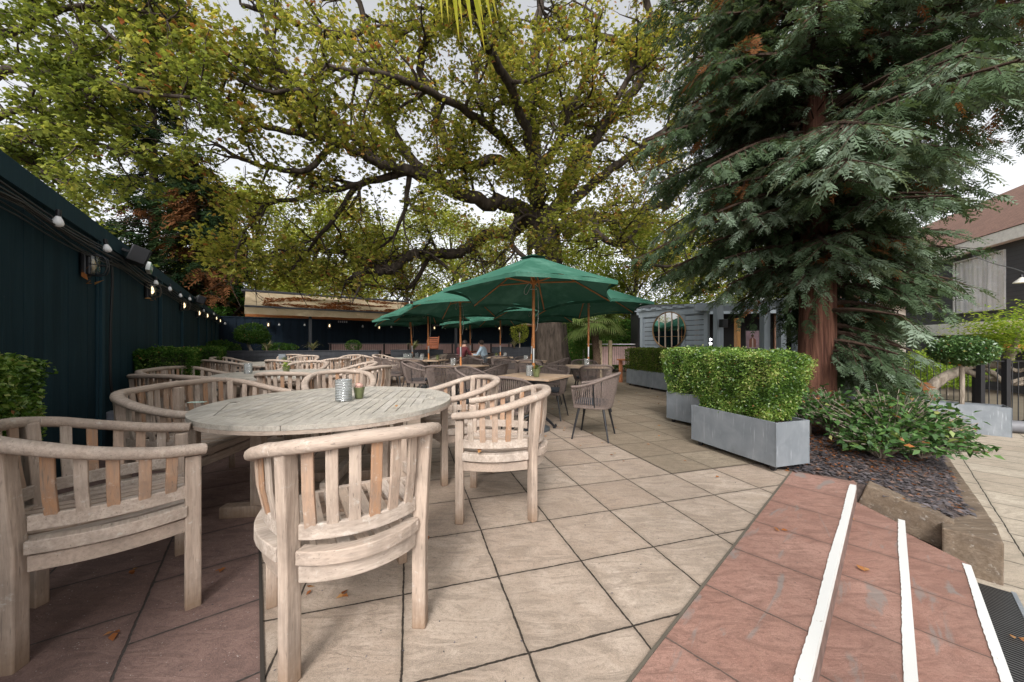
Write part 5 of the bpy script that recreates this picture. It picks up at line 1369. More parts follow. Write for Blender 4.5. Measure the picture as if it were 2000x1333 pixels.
strap_plant((-3.6,13.0), .93, 46, .6, 'arching grassy plant left of the third parasol pole', seed=3)
strap_plant((.1,16.2), 1.0, 40, .6, 'dark strappy plant behind the seated man', seed=5)
def leafball(nm, c, z, rad, n, ls, mat, label, cat, stem=None, stemr=.03, seed=0, mult=1, squash=1.0, stemmat=None, clumps=None, base=0, group=None, solid=True):
    root = empty(nm, (c[0], c[1], base), 0, label, cat, group); rg = np.random.default_rng(seed)
    clumps = clumps or [(0,0,0,1)]; Ps = []
    for (cx_, cy_, cz_, k) in clumps:
        m = int(n*k*k); d = rg.normal(size=(m, 3)); d /= np.linalg.norm(d, axis=1, keepdims=True); r_ = rad*k*(1-np.abs(rg.normal(0,.12,(m,1)))); q = d*r_; q[:, 2] *= squash; q += np.array([cx_*rad, cy_*rad, cz_*rad]); Ps.append(q)
    P = np.concatenate(Ps)+np.array([0,0,z-base]); tone = np.clip(.45+rg.normal(0,.22,len(P))+.25*np.array([mnoise.noise(Vector(p*(1.2/rad))) for p in P]), 0, 1)
    V, Fc, T = leaves(P, ls, .55, up=.3, tone=tone); npmesh('crown', V, Fc, T, mat, root)
    if stem: MB().tube(_c([(x, y, zz-base) for x, y, zz in stem], 4), stemr, 8).build('stem', stemmat or B_GREY, root, smooth=True)
    return root
p = at(492, 655, 12.4); leafball('small_tree', (p.x,p.y), 1.55, .50, 2600, .06, L_BOXD, 'small domed tree with a bare stem in the raised planter', 'small tree', stem=[(0,0,.9),(-.1,0,1.1),(-.25,.1,1.35)], stemr=.05, squash=.75, seed=4, clumps=[(0,0,0,1),(.5,.2,-.3,.6),(-.5,0,-.2,.6)], base=.9)
p = at(545, 675, 12.2); leafball('low_shrub', (p.x,p.y), 1.05, .35, 900, .05, L_BOXD, 'low leafy shrub in the raised planter, under the awning post', 'shrub', squash=.5, seed=6, clumps=[(0,0,0,1),(.9,.2,0,.8),(-.9,0,0,.7)], base=.9, stem=[(0,0,.9),(0,0,1.05)])
p = at(430, 676, 11.9); leafball('low_shrub', (p.x,p.y), 1.1, .38, 1000, .05, L_BOXD, 'leafy shrub with pale tips at the fence corner', 'shrub', squash=.6, seed=7, clumps=[(0,0,0,1),(.9,.2,-.1,.7),(-.8,0,0,.8)], base=.9, stem=[(0,0,.9),(0,0,1.05)])
p = at(690, 674, 13.1); leafball('low_shrub', (p.x,p.y), 1.12, .3, 700, .05, L_BOXD, 'green shrub left of the arching grassy plant', 'shrub', squash=.7, seed=8, base=.9, stem=[(0,0,.9),(0,0,1.1)])
p = at(1015, 655, 16.2); leafball('pot_tree', (p.x,p.y), 1.75, .42, 1200, .08, L_BACK, 'small bright tree in front of the navy fence, left of the trunk', 'small tree', squash=1.3, seed=9, stem=[(0,0,1.0),(0,0,1.7)], base=1.0)
p = at(1140, 672, 13.0); leafball('conical_shrub', (p.x,p.y), 1.2, .36, 2600, .05, L_BOXD, 'dark conical shrub between the chestnut trunk and the palm', 'shrub', squash=1.9, seed=10, stem=[(0,0,0),(0,0,1.0)], stemr=.04, clumps=[(0,0,-.9,1.15),(0,0,.3,.8)])
# tall dark hedge behind deck railing
hedge((4.4,15.2), -.05, 4.2, 1.2, .2, 2.15, 1300, .10, L_BOXD, .05, 'tall rounded dark hedge behind the white railing', seed=44, nm='tall_hedge')
# trachycarpus palm
def palm(c, hgt, nfr, fl, label, seed=0, tr=.11, mat=L_PALM, tilt=0):
    rd = random.Random(seed); root = empty('palm_tree', (c[0], c[1], 0), 0, label, 'palm'); rg = np.random.default_rng(seed)
    b = MB(); m = 26; pts = [Vector((.05*math.sin(i*.2), 0, hgt*i/m)) for i in range(m+1)]; b.tube(pts, [tr*(1+.12*(i%2))*(1.12-.2*i/m) for i in range(m+1)], 12); b.build('trunk', B_PALM, root, smooth=True)
    for k in range(nfr):
        a = 2*math.pi*k/nfr*2.4+rd.random(); el_ = rd.uniform(-.45, 1.2); d = Vector((math.cos(a)*math.cos(el_), math.sin(a)*math.cos(el_), math.sin(el_)))
        pl = fl*rd.uniform(.7, 1.0); s0 = pts[-1]+Vector((0,0,.0)); e_ = s0+d*pl*.75+Vector((0,0,-.12*pl)); f = MB().tube(_c([s0, s0.lerp(e_, .5)+Vector((0,0,.06*pl)), e_], 3), .011, 5).build('petiole', L_PALM if False else simple('palm_petiole', (.16,.2,.07), .6) if 'palm_petiole' not in bpy.data.materials else bpy.data.materials['palm_petiole'], root)
        fan(e_, d, fl*.62, 26, rd, mat, f)
    return root
def fan(c, d, L, n, rd, mat, parent, half=1.9, nm='fan_leaf', w=.022):
    d = d.normalized(); side = d.cross(Vector((0,0,1))).normalized(); up = side.cross(d); V, Fc, T = [], [], []; tn = rd.random()*.5
    for i in range(n):
        an = (i/(n-1)-.5)*2*half; dr = d*math.cos(an)+side*math.sin(an); l = L*(1-.15*abs(an)/half)*rd.uniform(.9, 1.05); o = len(V); wv = (up.cross(dr)).normalized()
        for j in range(6):
            f = j/5; p = c+dr*l*f+Vector((0,0,-L*.55*f**2.6))+up*.02; ww = w*L*1.6*math.sin(math.pi*min(1, .18+f*.82))**.8*(1 if j < 5 else .1); V += [tuple(p-wv*ww), tuple(p+wv*ww)]; T += [tn+.5*f**3]*2
        for j in range(5): Fc.append((o+2*j, o+2*j+1, o+2*j+3, o+2*j+2))
    return npmesh(nm, np.array(V), np.array(Fc), np.array(T), mat, parent)
palm((2.85,12.0), 1.95, 30, .95, 'fan palm with drooping fronds and fibrous trunk, right of the chestnut', seed=3, tr=.13)
# tall palm beside the camera whose yellowing frond hangs into view
pr_ = empty('palm_tree', (1.15,-.7,0), 0, 'tall fan palm whose yellowing frond tips hang into the top of the view', 'palm')
b = MB(); m = 30; b.tube([Vector((.03*math.sin(i*.3), 0, 3.9*i/m)) for i in range(m+1)], [.10*(1+.12*(i%2)) for i in range(m+1)], 12); b.build('trunk', B_PALM, pr_, smooth=True)
rd = random.Random(9)
for (ex_, ey_, ez_, dx, dy, dz, L, hf, n) in ((-1.50,1.95,3.29, .36,.75,-.62, .60, .33, 11), (-1.78,1.9,3.20, .0,.5,-.9, .42, .10, 2), (.9,.8,4.1,.7,.7,.1,.7,1.9,26), (-.6,-.9,4.2,-.6,-.6,.2,.7,1.9,26), (.8,-.8,4.0,.7,-.7,0,.7,1.9,26)):
    s0 = Vector((0,0,3.9)); e_ = Vector((ex_, ey_, ez_)); f = MB().tube(_c([s0, s0.lerp(e_, .5)+Vector((0,0,.35)), e_], 5), .012, 6).build('petiole', bpy.data.materials['palm_petiole'], pr_)
    fan(e_, Vector((dx, dy, dz)), L, n, rd, L_FROND, f, half=hf, w=.028)
#SECTION4
# ------------------------------------------------------------------ right side: house, railings, small trees
HD = Vector((.349, .937)); HO = Vector((18.2, 13.0)); HN = Vector((-.937, .349))
def HP(t, off, z): v = HO+HD*t+HN*off; return Vector((v.x, v.y, z))
hrz = math.atan2(HD.y, HD.x)
hs_ = empty('house', (0,0,0), 0, 'two storey house with dark cladding, brown tiled roof and net curtained window', 'house')
CLAD = None
def clad():
    t = NT('dark_grey_cladding'); co = t.coord(); sx = t.n('ShaderNodeSeparateXYZ'); t.l(co, sx.inputs[0])
    f = t.math('FRACT', t.math('MULTIPLY', sx.outputs[2], 6.2)); g = t.ramp(f, [(0, 0), (.10, 1), (.9, 1), (1, .6)])
    n = t.noise(co, 2, 3); base = t.mix(t.ramp(n, [(.3,0),(.7,1)]), (.050,.052,.062), (.065,.067,.078)); base = t.mix(g, (.02,.02,.025), base)
    t.principled(base, .6, 0, t.bump(f, .4, .01)); return t.m
CLAD = clad()
def hbox(t0, t1, o0, o1, z0, z1, nm, mat, parent=hs_, bevel=0):
    return MB().box(HP((t0+t1)/2, (o0+o1)/2, (z0+z1)/2), (abs(t1-t0), abs(o1-o0), z1-z0), hrz).build(nm, mat, parent, bevel=bevel)
zs = lambda py, px=1965: H-(py-YH)*F and 0
def hz(px, py): k = (px-1000)/F; t = (HO.x-k*HO.y)/(k*HD.y-HD.x); Y = HO.y+HD.y*t; return t, H-(py-YH)*Y/F
tw0, zb = hz(1965, 604); tw1, _ = hz(1864, 604); _, zt_ = hz(1965, 487)
hbox(-3.5, 14, -.15, -7, -.6, 1.55, 'ground_floor_wall', CLAD)
hbox(-3.5, 14, .12, -7, 1.55, 2.05, 'white_band', simple('white_render', (.78,.77,.74), .8), bevel=.01)
# upper wall in pieces around the window
hbox(-3.5, tw0, 0, -7, 2.05, 5.2, 'wall', CLAD); hbox(tw1, 14, 0, -7, 2.05, 5.2, 'wall', CLAD); hbox(tw0, tw1, 0, -7, 2.05, zb, 'wall', CLAD); hbox(tw0, tw1, -.0, -7, zt_, 5.2, 'wall', CLAD)
wn = hbox(tw0, tw1, -.10, -.14, zb, zt_, 'window', simple('window_frame_white', (.6,.6,.6), .5))
def curt():
    t = NT('net_curtain'); co = t.coord(); 
    n = t.noise(t.coord((3,3,.12)), 1.5, 3, .5, .4); base = t.ramp(n, [(.3, (.55,.55,.60)), (.5, (.80,.80,.84)), (.7, (.90,.90,.93))]); t.principled(base, .8); return t.m
CUR = curt(); b = MB(); nn = 60; vs = []
for i in range(nn+1):
    t0 = tw0+.04+(tw1-tw0-.08)*i/nn; off = .0+.014*math.sin(i*1.1)+.010*math.sin(i*.37+1)
    vs += [HP(t0, off-.02, zb+.05), HP(t0, off-.02, zt_-.04)]
b.poly(vs, [(2*i, 2*i+2, 2*i+3, 2*i+1) for i in range(nn)]); b.build('curtain', CUR, wn, smooth=True, angle=0)
hbox(tw0-.03, tw1+.03, .05, -.02, zb-.06, zb, 'sill', simple('dark_sill', (.03,.03,.035), .5), wn)
hbox(tw0, tw1, .045, .035, zb, zt_, 'pane', PANE, wn)
for t0_, t1_, z0_, z1_ in ((tw0, tw0+.05, zb, zt_), (tw1-.05, tw1, zb, zt_), (tw0+.05, tw1-.05, zt_-.05, zt_), (tw0+.05, tw1-.05, zb, zb+.05)): hbox(t0_, t1_, .05, .0, z0_, z1_, 'frame', bpy.data.materials['window_frame_white'], wn); 
ez = hz(1965, 476)[1]
hbox(-4, 14.5, .30, -7.5, ez, ez+.42, 'eaves_fascia', bpy.data.materials['white_render'])
def tiles():
    t = NT('brown_roof_tiles'); co = t.coord(); br = t.n('ShaderNodeTexBrick'); sp = t.n('ShaderNodeMapping'); t.l(co, sp.inputs[0]); 
    sxx = t.n('ShaderNodeSeparateXYZ'); t.l(co, sxx.inputs[0]); cc = t.n('ShaderNodeCombineXYZ'); t.l(t.math('ADD', t.math('MULTIPLY', sxx.outputs[0], .349), t.math('MULTIPLY', sxx.outputs[1], .937)), cc.inputs[0]); t.l(t.math('MULTIPLY', sxx.outputs[2], 1.35), cc.inputs[1]); t.l(cc.outputs[0], br.inputs[0])
    br.inputs['Scale'].default_value = 4.2; br.inputs['Color1'].default_value = (.16,.085,.06,1); br.inputs['Color2'].default_value = (.22,.12,.085,1); br.inputs['Mortar'].default_value = (.06,.035,.03,1); br.inputs['Mortar Size'].default_value = .03; br.inputs['Row Height'].default_value = .45
    t.principled(br.outputs[0], .8, 0, t.bump(br.outputs['Fac'], -.5, .02)); return t.m
b = MB(); b.poly([HP(-4.3,.33,ez+.44), HP(14.8,.33,ez+.44), HP(14.8,-3.8,ez+3.6), HP(-4.3,-3.8,ez+3.6), HP(14.8,-8,ez+.42), HP(-4.3,-8,ez+.42)], [(0,1,2,3),(3,2,4,5),(0,3,5),(1,4,2)]); b.build('roof', tiles(), hs_)
hbox(-2.5, .6, 1.6, -.3, 1.05, 1.18, 'orange_canopy', simple('orange_canopy', (.55,.16,.04), .6))
# street of other buildings seen through foliage
b2_ = empty('outbuilding', (13.5,16,-.45), .5, 'pale rendered building glimpsed behind the conifer', 'building'); MB().box((0,0,1.6), (4,5,3.2)).build('wall', simple('cream_render', (.45,.40,.34), .8), b2_); MB().prism([(-2.4,-2.8),(2.4,-2.8),(2.4,2.8),(-2.4,2.8)], 3.2, 3.4).build('roof', bpy.data.materials['brown_roof_tiles'], b2_); MB().box((-2.02,0,1.7), (.05,1.6,1.2)).build('window', simple('dark_pane', (.03,.035,.04), .15), b2_)
# wire with lamp
wr_ = empty('hanging_lamp', at(1995, 548, 7.0), 0, 'white bell shaped lamp hanging from a black wire at the right edge', 'lamp'); MB().lathe((0,0,0), [(.02,.06),(.04,.03),(.10,-.03),(.11,-.05),(.05,-.055),(.01,-.05)], 16).build('shade', simple('pale_lamp_shade', (.6,.58,.52), .4), wr_, smooth=True); MB().lathe((0,0,.06), [(.025,0),(.02,.05)], 10).build('socket', DARKP, wr_)
a = at(1900, 500, 9.5); c = at(1995, 530, 7.0); e_ = at(2100, 585, 5); MB().tube(_c([a, a.lerp(c,.5)+Vector((0,0,-.03)), c, e_], 6), .009, 5).build('tmp', CABLE); o = bpy.data.objects['tmp']; o.name = 'overhead_wire'; tag(o, 'thin black wire crossing in front of the curtained window', 'wire')
# black railings
def railing(pts, z0, z1, label):
    root = empty('railing', (0,0,0), 0, label, 'railing', 'black iron railings')
    b = MB(); b2 = MB()
    for a, c in zip(pts[:-1], pts[1:]):
        a, c = Vector(a), Vector(c); d = c-a; n_ = int(d.length/.115); rz = math.atan2(d.y, d.x); m = (a+c)/2
        for z in (z1, z0+.12): b2.box((m.x, m.y, z), (d.length, .045, .018), rz)
        for i in range(1, n_): p = a+d*i/n_; b.tube([(p.x, p.y, z0+.12), (p.x, p.y, z1+.0)], .009, 6)
    b2.build('rail', BLACK, root); b.build('bars', BLACK, root)
    for p in pts: MB().box((p[0], p[1], (z0+z1)/2+.02), (.085,.085,z1-z0+.04)).build('post', BLACK, root, bevel=.005)
    return root
def LP(px, Y): return ((px-1000)/F*Y, Y)
railing([LP(1740,10.5), LP(1905,9.2)], -.45, .72, 'black iron railing with yellowish bush behind, left section')
railing([LP(1915,7.05), LP(1965,6.95), LP(2170,6.9)], -.45, .85, 'black iron gate and railing with a thick post at the right edge')
leafball('lime_bush', LP(1850,11.2), .45, .75, 3200, .07, L_LIME, 'yellow green feathery bush behind the black railing', 'bush', squash=.9, seed=12, clumps=[(0,0,0,1),(1.0,.2,-.1,.8),(-1.0,0,-.1,.9)], base=-.45, stem=[(0,0,-.45),(0,0,.3)])
# zinc planter with topiary
pz = LP(1893, 6.55); tp_ = planter((pz[0]+.05, pz[1]+.1), -.75, .95, .42, .52, 0.0, 'grey metal planter in front of the black railing, right', castors=False, base=-.45)
leafball('topiary_tree', (pz[0]+.05, pz[1]+.15), H-(685-YH)*6.6/F, .44, 5200, .05, L_LAUR, 'clipped dark topiary dome on a bare stem in the right planter', 'topiary', stem=[(0,0,.02),(.01,0,.4),(0,0,.95)], stemr=.035, squash=.62, seed=14, base=-.1, clumps=[(0,0,0,1),(0,0,0,.8),(0,0,-.1,.9)])
# contorted pale branches with light green foliage
ct = empty('leaning_tree', (0,0,0), 0, 'leaning tree with pale contorted limbs and feathery light green leaves', 'tree')
b = MB(); Yc = 8.0
l1 = [at(1808,790,8.4), at(1815,762,8.3), at(1840,740,8.2), at(1880,722,8.1), at(1905,712,8.0), at(1960,712,7.6), at(1975,690,7.4), at(1990,682,7.3)]
l2 = [at(1880,722,8.1), at(1915,735,7.9), at(1950,742,7.6), at(1985,750,7.4), at(2030,742,7.2)]
l3 = [at(1905,712,8.0), at(1940,730,7.7), at(1965,748,7.4), at(2010,735,7.2)]
l4 = [at(1960,712,7.6), at(1990,725,7.5), at(2030,705,7.2)]; l5 = [at(1975,690,7.4), at(2000,640,7.3), at(2040,600,7.2)]
for l, r0, r1 in ((l1,.13,.06),(l2,.07,.04),(l3,.06,.03),(l4,.05,.03),(l5,.05,.02)):
    p = _c(l, 5); b.tube(p, [r0+(r1-r0)*i/(len(p)-1)+.006*math.sin(i*1.7) for i in range(len(p))], 9)
b.build('trunk', B_GREY, ct, smooth=True)
P = []
for cx_, cy_, s in ((1975,660,.4),(2010,650,.5),(1950,665,.25),(1990,640,.35),(2030,625,.5),(1940,640,.18)):
    q = np.array(tuple(at(cx_, cy_, 7.4))); P.append(q+rng.normal(0, 1, (600, 3))*np.array([s*.55,.4,.20]))
P = np.concatenate(P); V, Fc, T = leaves(P, .09, .35, up=1.2, droop=.3); npmesh('crown', V, Fc, T, L_LIME, ct)
# slatted dark planters behind the conifer trunk
for px, Y, lab in ((1634, 6.9, 'dark slatted planter right behind the conifer trunk'), (1758, 7.4, 'dark planter under the hanging conifer branches, right')):
    x, y = LP(px, Y); pe = empty('slatted_planter', (x, y, 0 if px < 1700 else -.45), .2, lab, 'planter', 'dark slatted planters'); b = MB()
    for k in range(7): b.box((0,0,.05+.1*k), (.42,.42,.09))
    b.build('boards', DK, pe, bevel=.004); MB().box((0,0,.715), (.48,.48,.03)).build('rim', DK, pe, bevel=.003)
# low road kerb, hoses at the right
hp_ = empty('drain_pipe', (0,0,0), 0, 'thick grey pipe lying behind the right planter', 'pipe'); a = LP(1945,6.6); c_ = LP(2060,6.3); MB().tube([(a[0],a[1],-.33),(c_[0],c_[1],-.33)], .11, 14).build('pipe', simple('grey_pipe', (.13,.13,.14), .5), hp_, smooth=True); MB().tube([(a[0]+.5,a[1]-.06,-.33),(a[0]+.53,a[1]-.063,-.33)], .118, 14).build('collar', BLACK, hp_)

# ------------------------------------------------------------------ the chestnut
ctree = empty('chestnut_tree', (0,0,0), 0, 'huge old horse chestnut with twisting limbs and thinning autumn leaves over the patio', 'tree')
TY = 14.5
tr = MB(); base = at(1080, 720, TY)
def trunk_ring(z, r, x, y, n=28, fl=0):
    return [(x+(r*(1+fl*(.35*math.sin(a*5+.5)+.2*math.sin(a*9+1))+.09*math.sin(a*7+z*1.3)+.05*math.sin(a*13-z*2)))*math.cos(a), y+(r*(1+fl*(.35*math.sin(a*5+.5))+.08*math.sin(a*7+z)))*math.sin(a), z) for a in [2*math.pi*i/n for i in range(n)]]
tc = [(1078,700,.95,.6,0.0),(1078,0,.74,.35,.3),(1077,0,.66,.15,.8),(1076,0,.62,.1,1.5),(1074,0,.60,.08,2.3),(1072,0,.60,.08,3.2),(1068,0,.62,.1,4.2),(1064,0,.66,.1,5.0),(1060,0,.58,.1,5.8),(1055,0,.42,.1,6.8)]
vs = []; bx = (1078-1000)/F*TY
for px, _, r_, fl, z in tc: vs += trunk_ring(z, r_, (px-1000)/F*TY, TY, 28, fl)
m = len(tc); tr.poly(vs, [(i*28+k, i*28+(k+1)%28, (i+1)*28+(k+1)%28, (i+1)*28+k) for i in range(m-1) for k in range(28)])
tr.build('trunk', B_CHEST, ctree, smooth=True, angle=0)
def L(pts, r0, r1): return ([at(px, py, Y) for px, py, Y in pts], r0, r1)
limbs = [
 L([(1062,455,14.5),(1050,380,14.3),(1048,300,14.2),(1040,200,14.0),(1045,110,13.8),(1055,20,13.6),(1050,-80,13.4)], .33, .12),
 L([(1055,440,14.4),(1010,405,14.0),(960,400,13.4),(910,385,12.8),(862,352,12.2),(800,335,11.6),(735,318,11),(660,275,10.4),(590,262,9.8)], .34, .10),
 L([(1050,420,14.6),(985,460,15),(940,465,14.6),(895,492,14.2),(840,497,13.8),(795,500,13.4),(765,528,13.1),(735,530,12.8),(690,540,12.4)], .30, .12),
 L([(1048,400,14.4),(1015,330,14.6),(960,315,14.4),(915,325,14.0),(880,300,13.6),(855,230,13.2),(845,180,12.9),(820,130,12.6),(835,70,12.3),(860,20,12)], .26, .10),
 L([(862,352,12.2),(800,310,12.6),(765,250,12.4),(750,190,12.2),(748,120,12.0),(720,60,11.8),(690,-20,11.6)], .20, .08),
 L([(1075,440,14.6),(1100,370,14.8),(1130,300,14.8),(1180,250,14.6),(1225,195,14.4),(1258,150,14.2),(1262,100,14.0),(1270,40,13.8),(1255,-40,13.6)], .29, .11),
 L([(1255,110,14.1),(1215,85,13.8),(1165,70,13.5),(1110,75,13.2),(1075,50,13.0)], .17, .07),
 L([(1070,430,14.4),(1120,350,14.0),(1165,270,13.6),(1215,170,13.2),(1240,130,12.9)], .22, .08),
 L([(1085,450,14.4),(1130,420,14.8),(1190,425,15),(1250,412,15),(1310,400,15.2)], .24, .10),
 L([(1100,460,14.4),(1150,430,14.0),(1175,465,13.8),(1215,475,13.6),(1250,440,13.4)], .20, .07),
 L([(1090,420,14.6),(1180,340,14.8),(1250,290,15),(1310,245,15.2),(1360,180,15.4),(1400,90,15.6)], .22, .08),
 L([(1048,330,14.2),(1100,270,13.4),(1120,200,12.8),(1155,120,12.2),(1170,30,11.6)], .20, .07),
 L([(1040,220,14.0),(985,200,13.4),(950,215,12.9),(930,120,12.4),(960,90,12)], .14, .06),
 L([(1055,400,14.0),(1040,300,12.4),(1000,180,10.8),(940,60,9.2),(900,-80,8)], .22, .08),
 L([(800,335,11.6),(700,360,11.2),(610,380,10.8),(520,400,10.4)], .14, .05),
 L([(735,318,11),(650,230,10.2),(560,150,9.6),(480,90,9)], .16, .06),
 L([(720,60,11.8),(640,70,11),(560,40,10.4),(470,10,9.8)], .11, .05),
 L([(765,528,13.1),(700,500,13),(620,490,12.8),(540,500,12.6),(470,520,12.4)], .13, .05),
 L([(1010,420,14.0),(1000,480,13.2),(1035,510,12.8),(1010,520,12.4)], .13, .05),
 L([(1060,360,14.2),(960,250,12.2),(860,190,10.8),(760,150,9.6),(640,130,8.6)], .18, .06),
 L([(1050,160,13.9),(980,60,13),(900,0,12.4),(820,-60,12)], .15, .06),
 L([(1260,120,14.2),(1320,60,14.2),(1370,0,14.2)], .12, .05),
 L([(660,275,10.4),(600,330,10),(540,330,9.6),(470,310,9.2),(420,280,9)], .10, .04),
 L([(1190,425,15),(1230,500,15.4),(1300,520,15.8),(1380,500,16)], .12, .05),
 L([(590,262,9.8),(500,240,9.2),(420,185,8.8),(360,120,8.4)], .09, .03),
 L([(700,360,11.2),(650,430,11.4),(600,490,11.8),(560,540,12)], .10, .03),
 L([(800,335,11.6),(790,410,12),(760,470,12.4),(700,500,12.8)], .10, .03),
 L([(520,400,10.4),(480,450,10.8),(455,520,11.2)], .07, .03),
 L([(650,230,10.2),(600,180,9.4),(520,180,8.8),(440,140,8.4)], .09, .03),
 L([(560,150,9.6),(520,60,9.2),(500,-20,9)], .08, .03),
 L([(840,497,13.8),(900,540,13.4),(960,560,13.2)], .08, .03),
 L([(1060,400,14.0),(1075,370,13.0),(1100,380,12.2),(1120,420,11.8)], .09, .03),
 L([(1050,330,14.0),(1030,310,13.2),(1050,330,12.4),(1090,350,12)], .08, .03),
 L([(1045,250,13.8),(1070,230,12.8),(1080,260,12.0),(1060,300,11.6)], .08, .03),
 L([(1062,440,13.8),(1030,420,13.2),(1000,440,12.8),(980,460,12.6)], .07, .03),
 L([(1400,90,15.6),(1440,30,15),(1470,-40,14.6)], .10, .04),
 L([(1310,245,15.2),(1380,260,14.6),(1440,300,14.2)], .10, .04),
 L([(1270,40,13.8),(1330,-10,13),(1400,-60,12.4)], .10, .04),
 L([(1250,290,15),(1300,330,14.4),(1330,400,14)], .10, .03),
 L([(840,497,13.8),(800,560,14.4),(740,560,15),(660,545,15.4)], .10, .05),
]
brk = MB(); tw = grow(limbs, brk, [(2.0, 2.3, .28, .02, 5), (3.0, 1.05, .32, .06, 3)], seed=4)
brk.build('limbs', B_CHEST, ctree, smooth=True, angle=0)
P = twig_points(tw, 8, .18)
# natural gaps where the sky shows through
def gap(P, holes):
    keep = np.ones(len(P), bool); px = 1000+F*P[:,0]/P[:,1]; py = YH-F*(P[:,2]-H)/P[:,1]
    return keep
dn = np.array([mnoise.noise(Vector(p)*.42) for p in P]); keep = (dn > -.245) & (P[:,2] > np.clip(3.15+.0*P[:,1], 0, 9)); P = P[keep]
tone = np.clip(.46+.25*np.array([mnoise.noise(Vector(p)*.5+Vector((9,0,0))) for p in P])+rng.normal(0,.25,len(P)), 0, 1)
print('chestnut clusters', len(P))
V, Fc, T = palmate(P, .118, 5, tone, aspect=.42); npmesh('crown', V, Fc, T, L_CHEST, ctree)

# ------------------------------------------------------------------ maple beyond the fence at the left
mp_ = empty('maple_tree', (0,0,0), 0, 'leafy green maple overhanging the left fence with a few yellow leaves', 'tree')
mb = MB(); tb = at(-140, 700, 9.5)
ml = [L([(-150,900,9.5),(-120,600,9.5),(-80,420,9.3),(-40,300,9.0),(-60,100,8.8),(-20,-150,8.6)], .30, .14),
 L([(-60,300,9.1),(20,275,8.6),(60,262,8.3)], .16, .09),
 L([(-70,190,9),(0,140,8.4),(80,140,8),(150,145,7.7),(230,165,7.4),(310,185,7.2),(390,190,7)], .10, .03),
 L([(-60,260,9),(30,215,8.4),(110,215,8),(190,185,7.6)], .09, .035),
 L([(30,215,8.4),(120,245,8.0),(180,275,7.8),(240,300,7.6)], .07, .03),
 L([(-40,360,9.2),(30,300,8.6),(90,340,8.4),(150,370,8.2)], .07, .03),
 L([(-60,80,8.8),(30,60,8.2),(120,20,7.8),(220,10,7.5),(330,40,7.2)], .09, .03),
 L([(-30,-60,8.7),(60,-40,8.2),(180,-60,7.8),(300,-60,7.4)], .09, .03),
 L([(-60,440,9.6),(20,400,9.6),(100,430,9.8),(180,470,10)], .08, .03),
 L([(130,140,7.8),(150,90,7.6),(180,40,7.5),(240,90,7.4),(300,110,7.3)], .05, .02)]
tw2 = grow(ml, mb, [(3.4, 1.4, .25, .0, 5), (4.0, .66, .3, .06, 3)], seed=9)
mb.build('limbs', B_CHEST, mp_, smooth=True, angle=0)
P = twig_points(tw2, 5, .08)
dn = np.array([mnoise.noise(Vector(p)*.6) for p in P]); P = P[dn > -.27]
tone = np.clip(.42+.5*np.array([mnoise.noise(Vector(p)*.55+Vector((3,0,0))) for p in P])+rng.normal(0,.2,len(P)), 0, 1)
print('maple', len(P))
V, Fc, T = palmate(P, .10, 3, tone, 2.2, .75); npmesh('crown', V, Fc, T, L_MAPLE, mp_)

# ------------------------------------------------------------------ conifers
def frond_mesh(anchors, dirs, L, rgen, tone, npair=6, wl=.32):
    """feathery flat sprays. anchors (n,3), dirs (n,3)"""
    n = len(anchors); up = np.zeros((n,3)); up[:,2] = 1; up = unit(up+.5*rgen.normal(size=(n,3))); D = unit(dirs); S_ = unit(np.cross(D, up)); U_ = np.cross(S_, D)
    Ls = L*rgen.uniform(.6, 1.25, (n,1)); VV = []
    def pt(f): return anchors+D*Ls*f-np.array([0,0,1])*Ls*.38*f*f
    def quad(a, c, sdir, w): mid = a*.55+c*.45; VV.append(np.stack([a, mid+sdir*w, c, mid-sdir*w], 1))
    quad(pt(0), pt(1.0), S_, Ls*.045)
    for k in range(npair):
        f = .12+.78*k/(npair-1); a = pt(f); l = Ls*wl*(1-.55*f)*rgen.uniform(.7, 1.2, (n,1))
        for s in (-1, 1):
            d = unit(D*.85+S_*s*.95+U_*.12*rgen.normal(size=(n,1))); c = a+d*l-np.array([0,0,1])*l*.22
            quad(a, c, np.cross(d, U_), l*.20)
    V = np.concatenate(VV, 1).reshape(-1,3); m = (1+2*npair); Fc = np.arange(4*m*n).reshape(-1,4); return V, Fc, np.repeat(tone, 4*m)
rc = np.random.default_rng(31); rdc = random.Random(31)
con = empty('conifer_tree', (0,0,0), 0, 'tall red barked conifer with drooping blue green sprays in the bed right of the steps', 'tree')
cb0 = Vector((4.40, 5.15, 0)); 
def conX(z): return Vector((cb0.x+.02*z+.06*math.sin(z*.7), cb0.y+.02*z, z))
zz = [-.1,.1,.3,.6,1,1.5,2,2.6,3.2,4,5,6,7.5,9,11,13]; rr_ = [.36,.29,.25,.225,.215,.205,.20,.19,.18,.17,.155,.14,.12,.1,.07,.03]
b = MB(); vs = []
for z, r_ in zip(zz, rr_):
    c = conX(z)
    for k in range(24):
        a = 2*math.pi*k/24; q = r_*(1+.07*math.sin(a*8+z*.6)+.04*math.sin(a*13+z)+(.18*math.sin(a*4) if z < .4 else 0)); vs.append((c.x+q*math.cos(a), c.y+q*math.sin(a), z))
b.poly(vs, [(i*24+k, i*24+(k+1)%24, (i+1)*24+(k+1)%24, (i+1)*24+k) for i in range(len(zz)-1) for k in range(24)]); b.build('trunk', B_RED, con, smooth=True, angle=0)
bb = MB(); AA, DD, TT = [], [], []
z = .95; nbr = 0
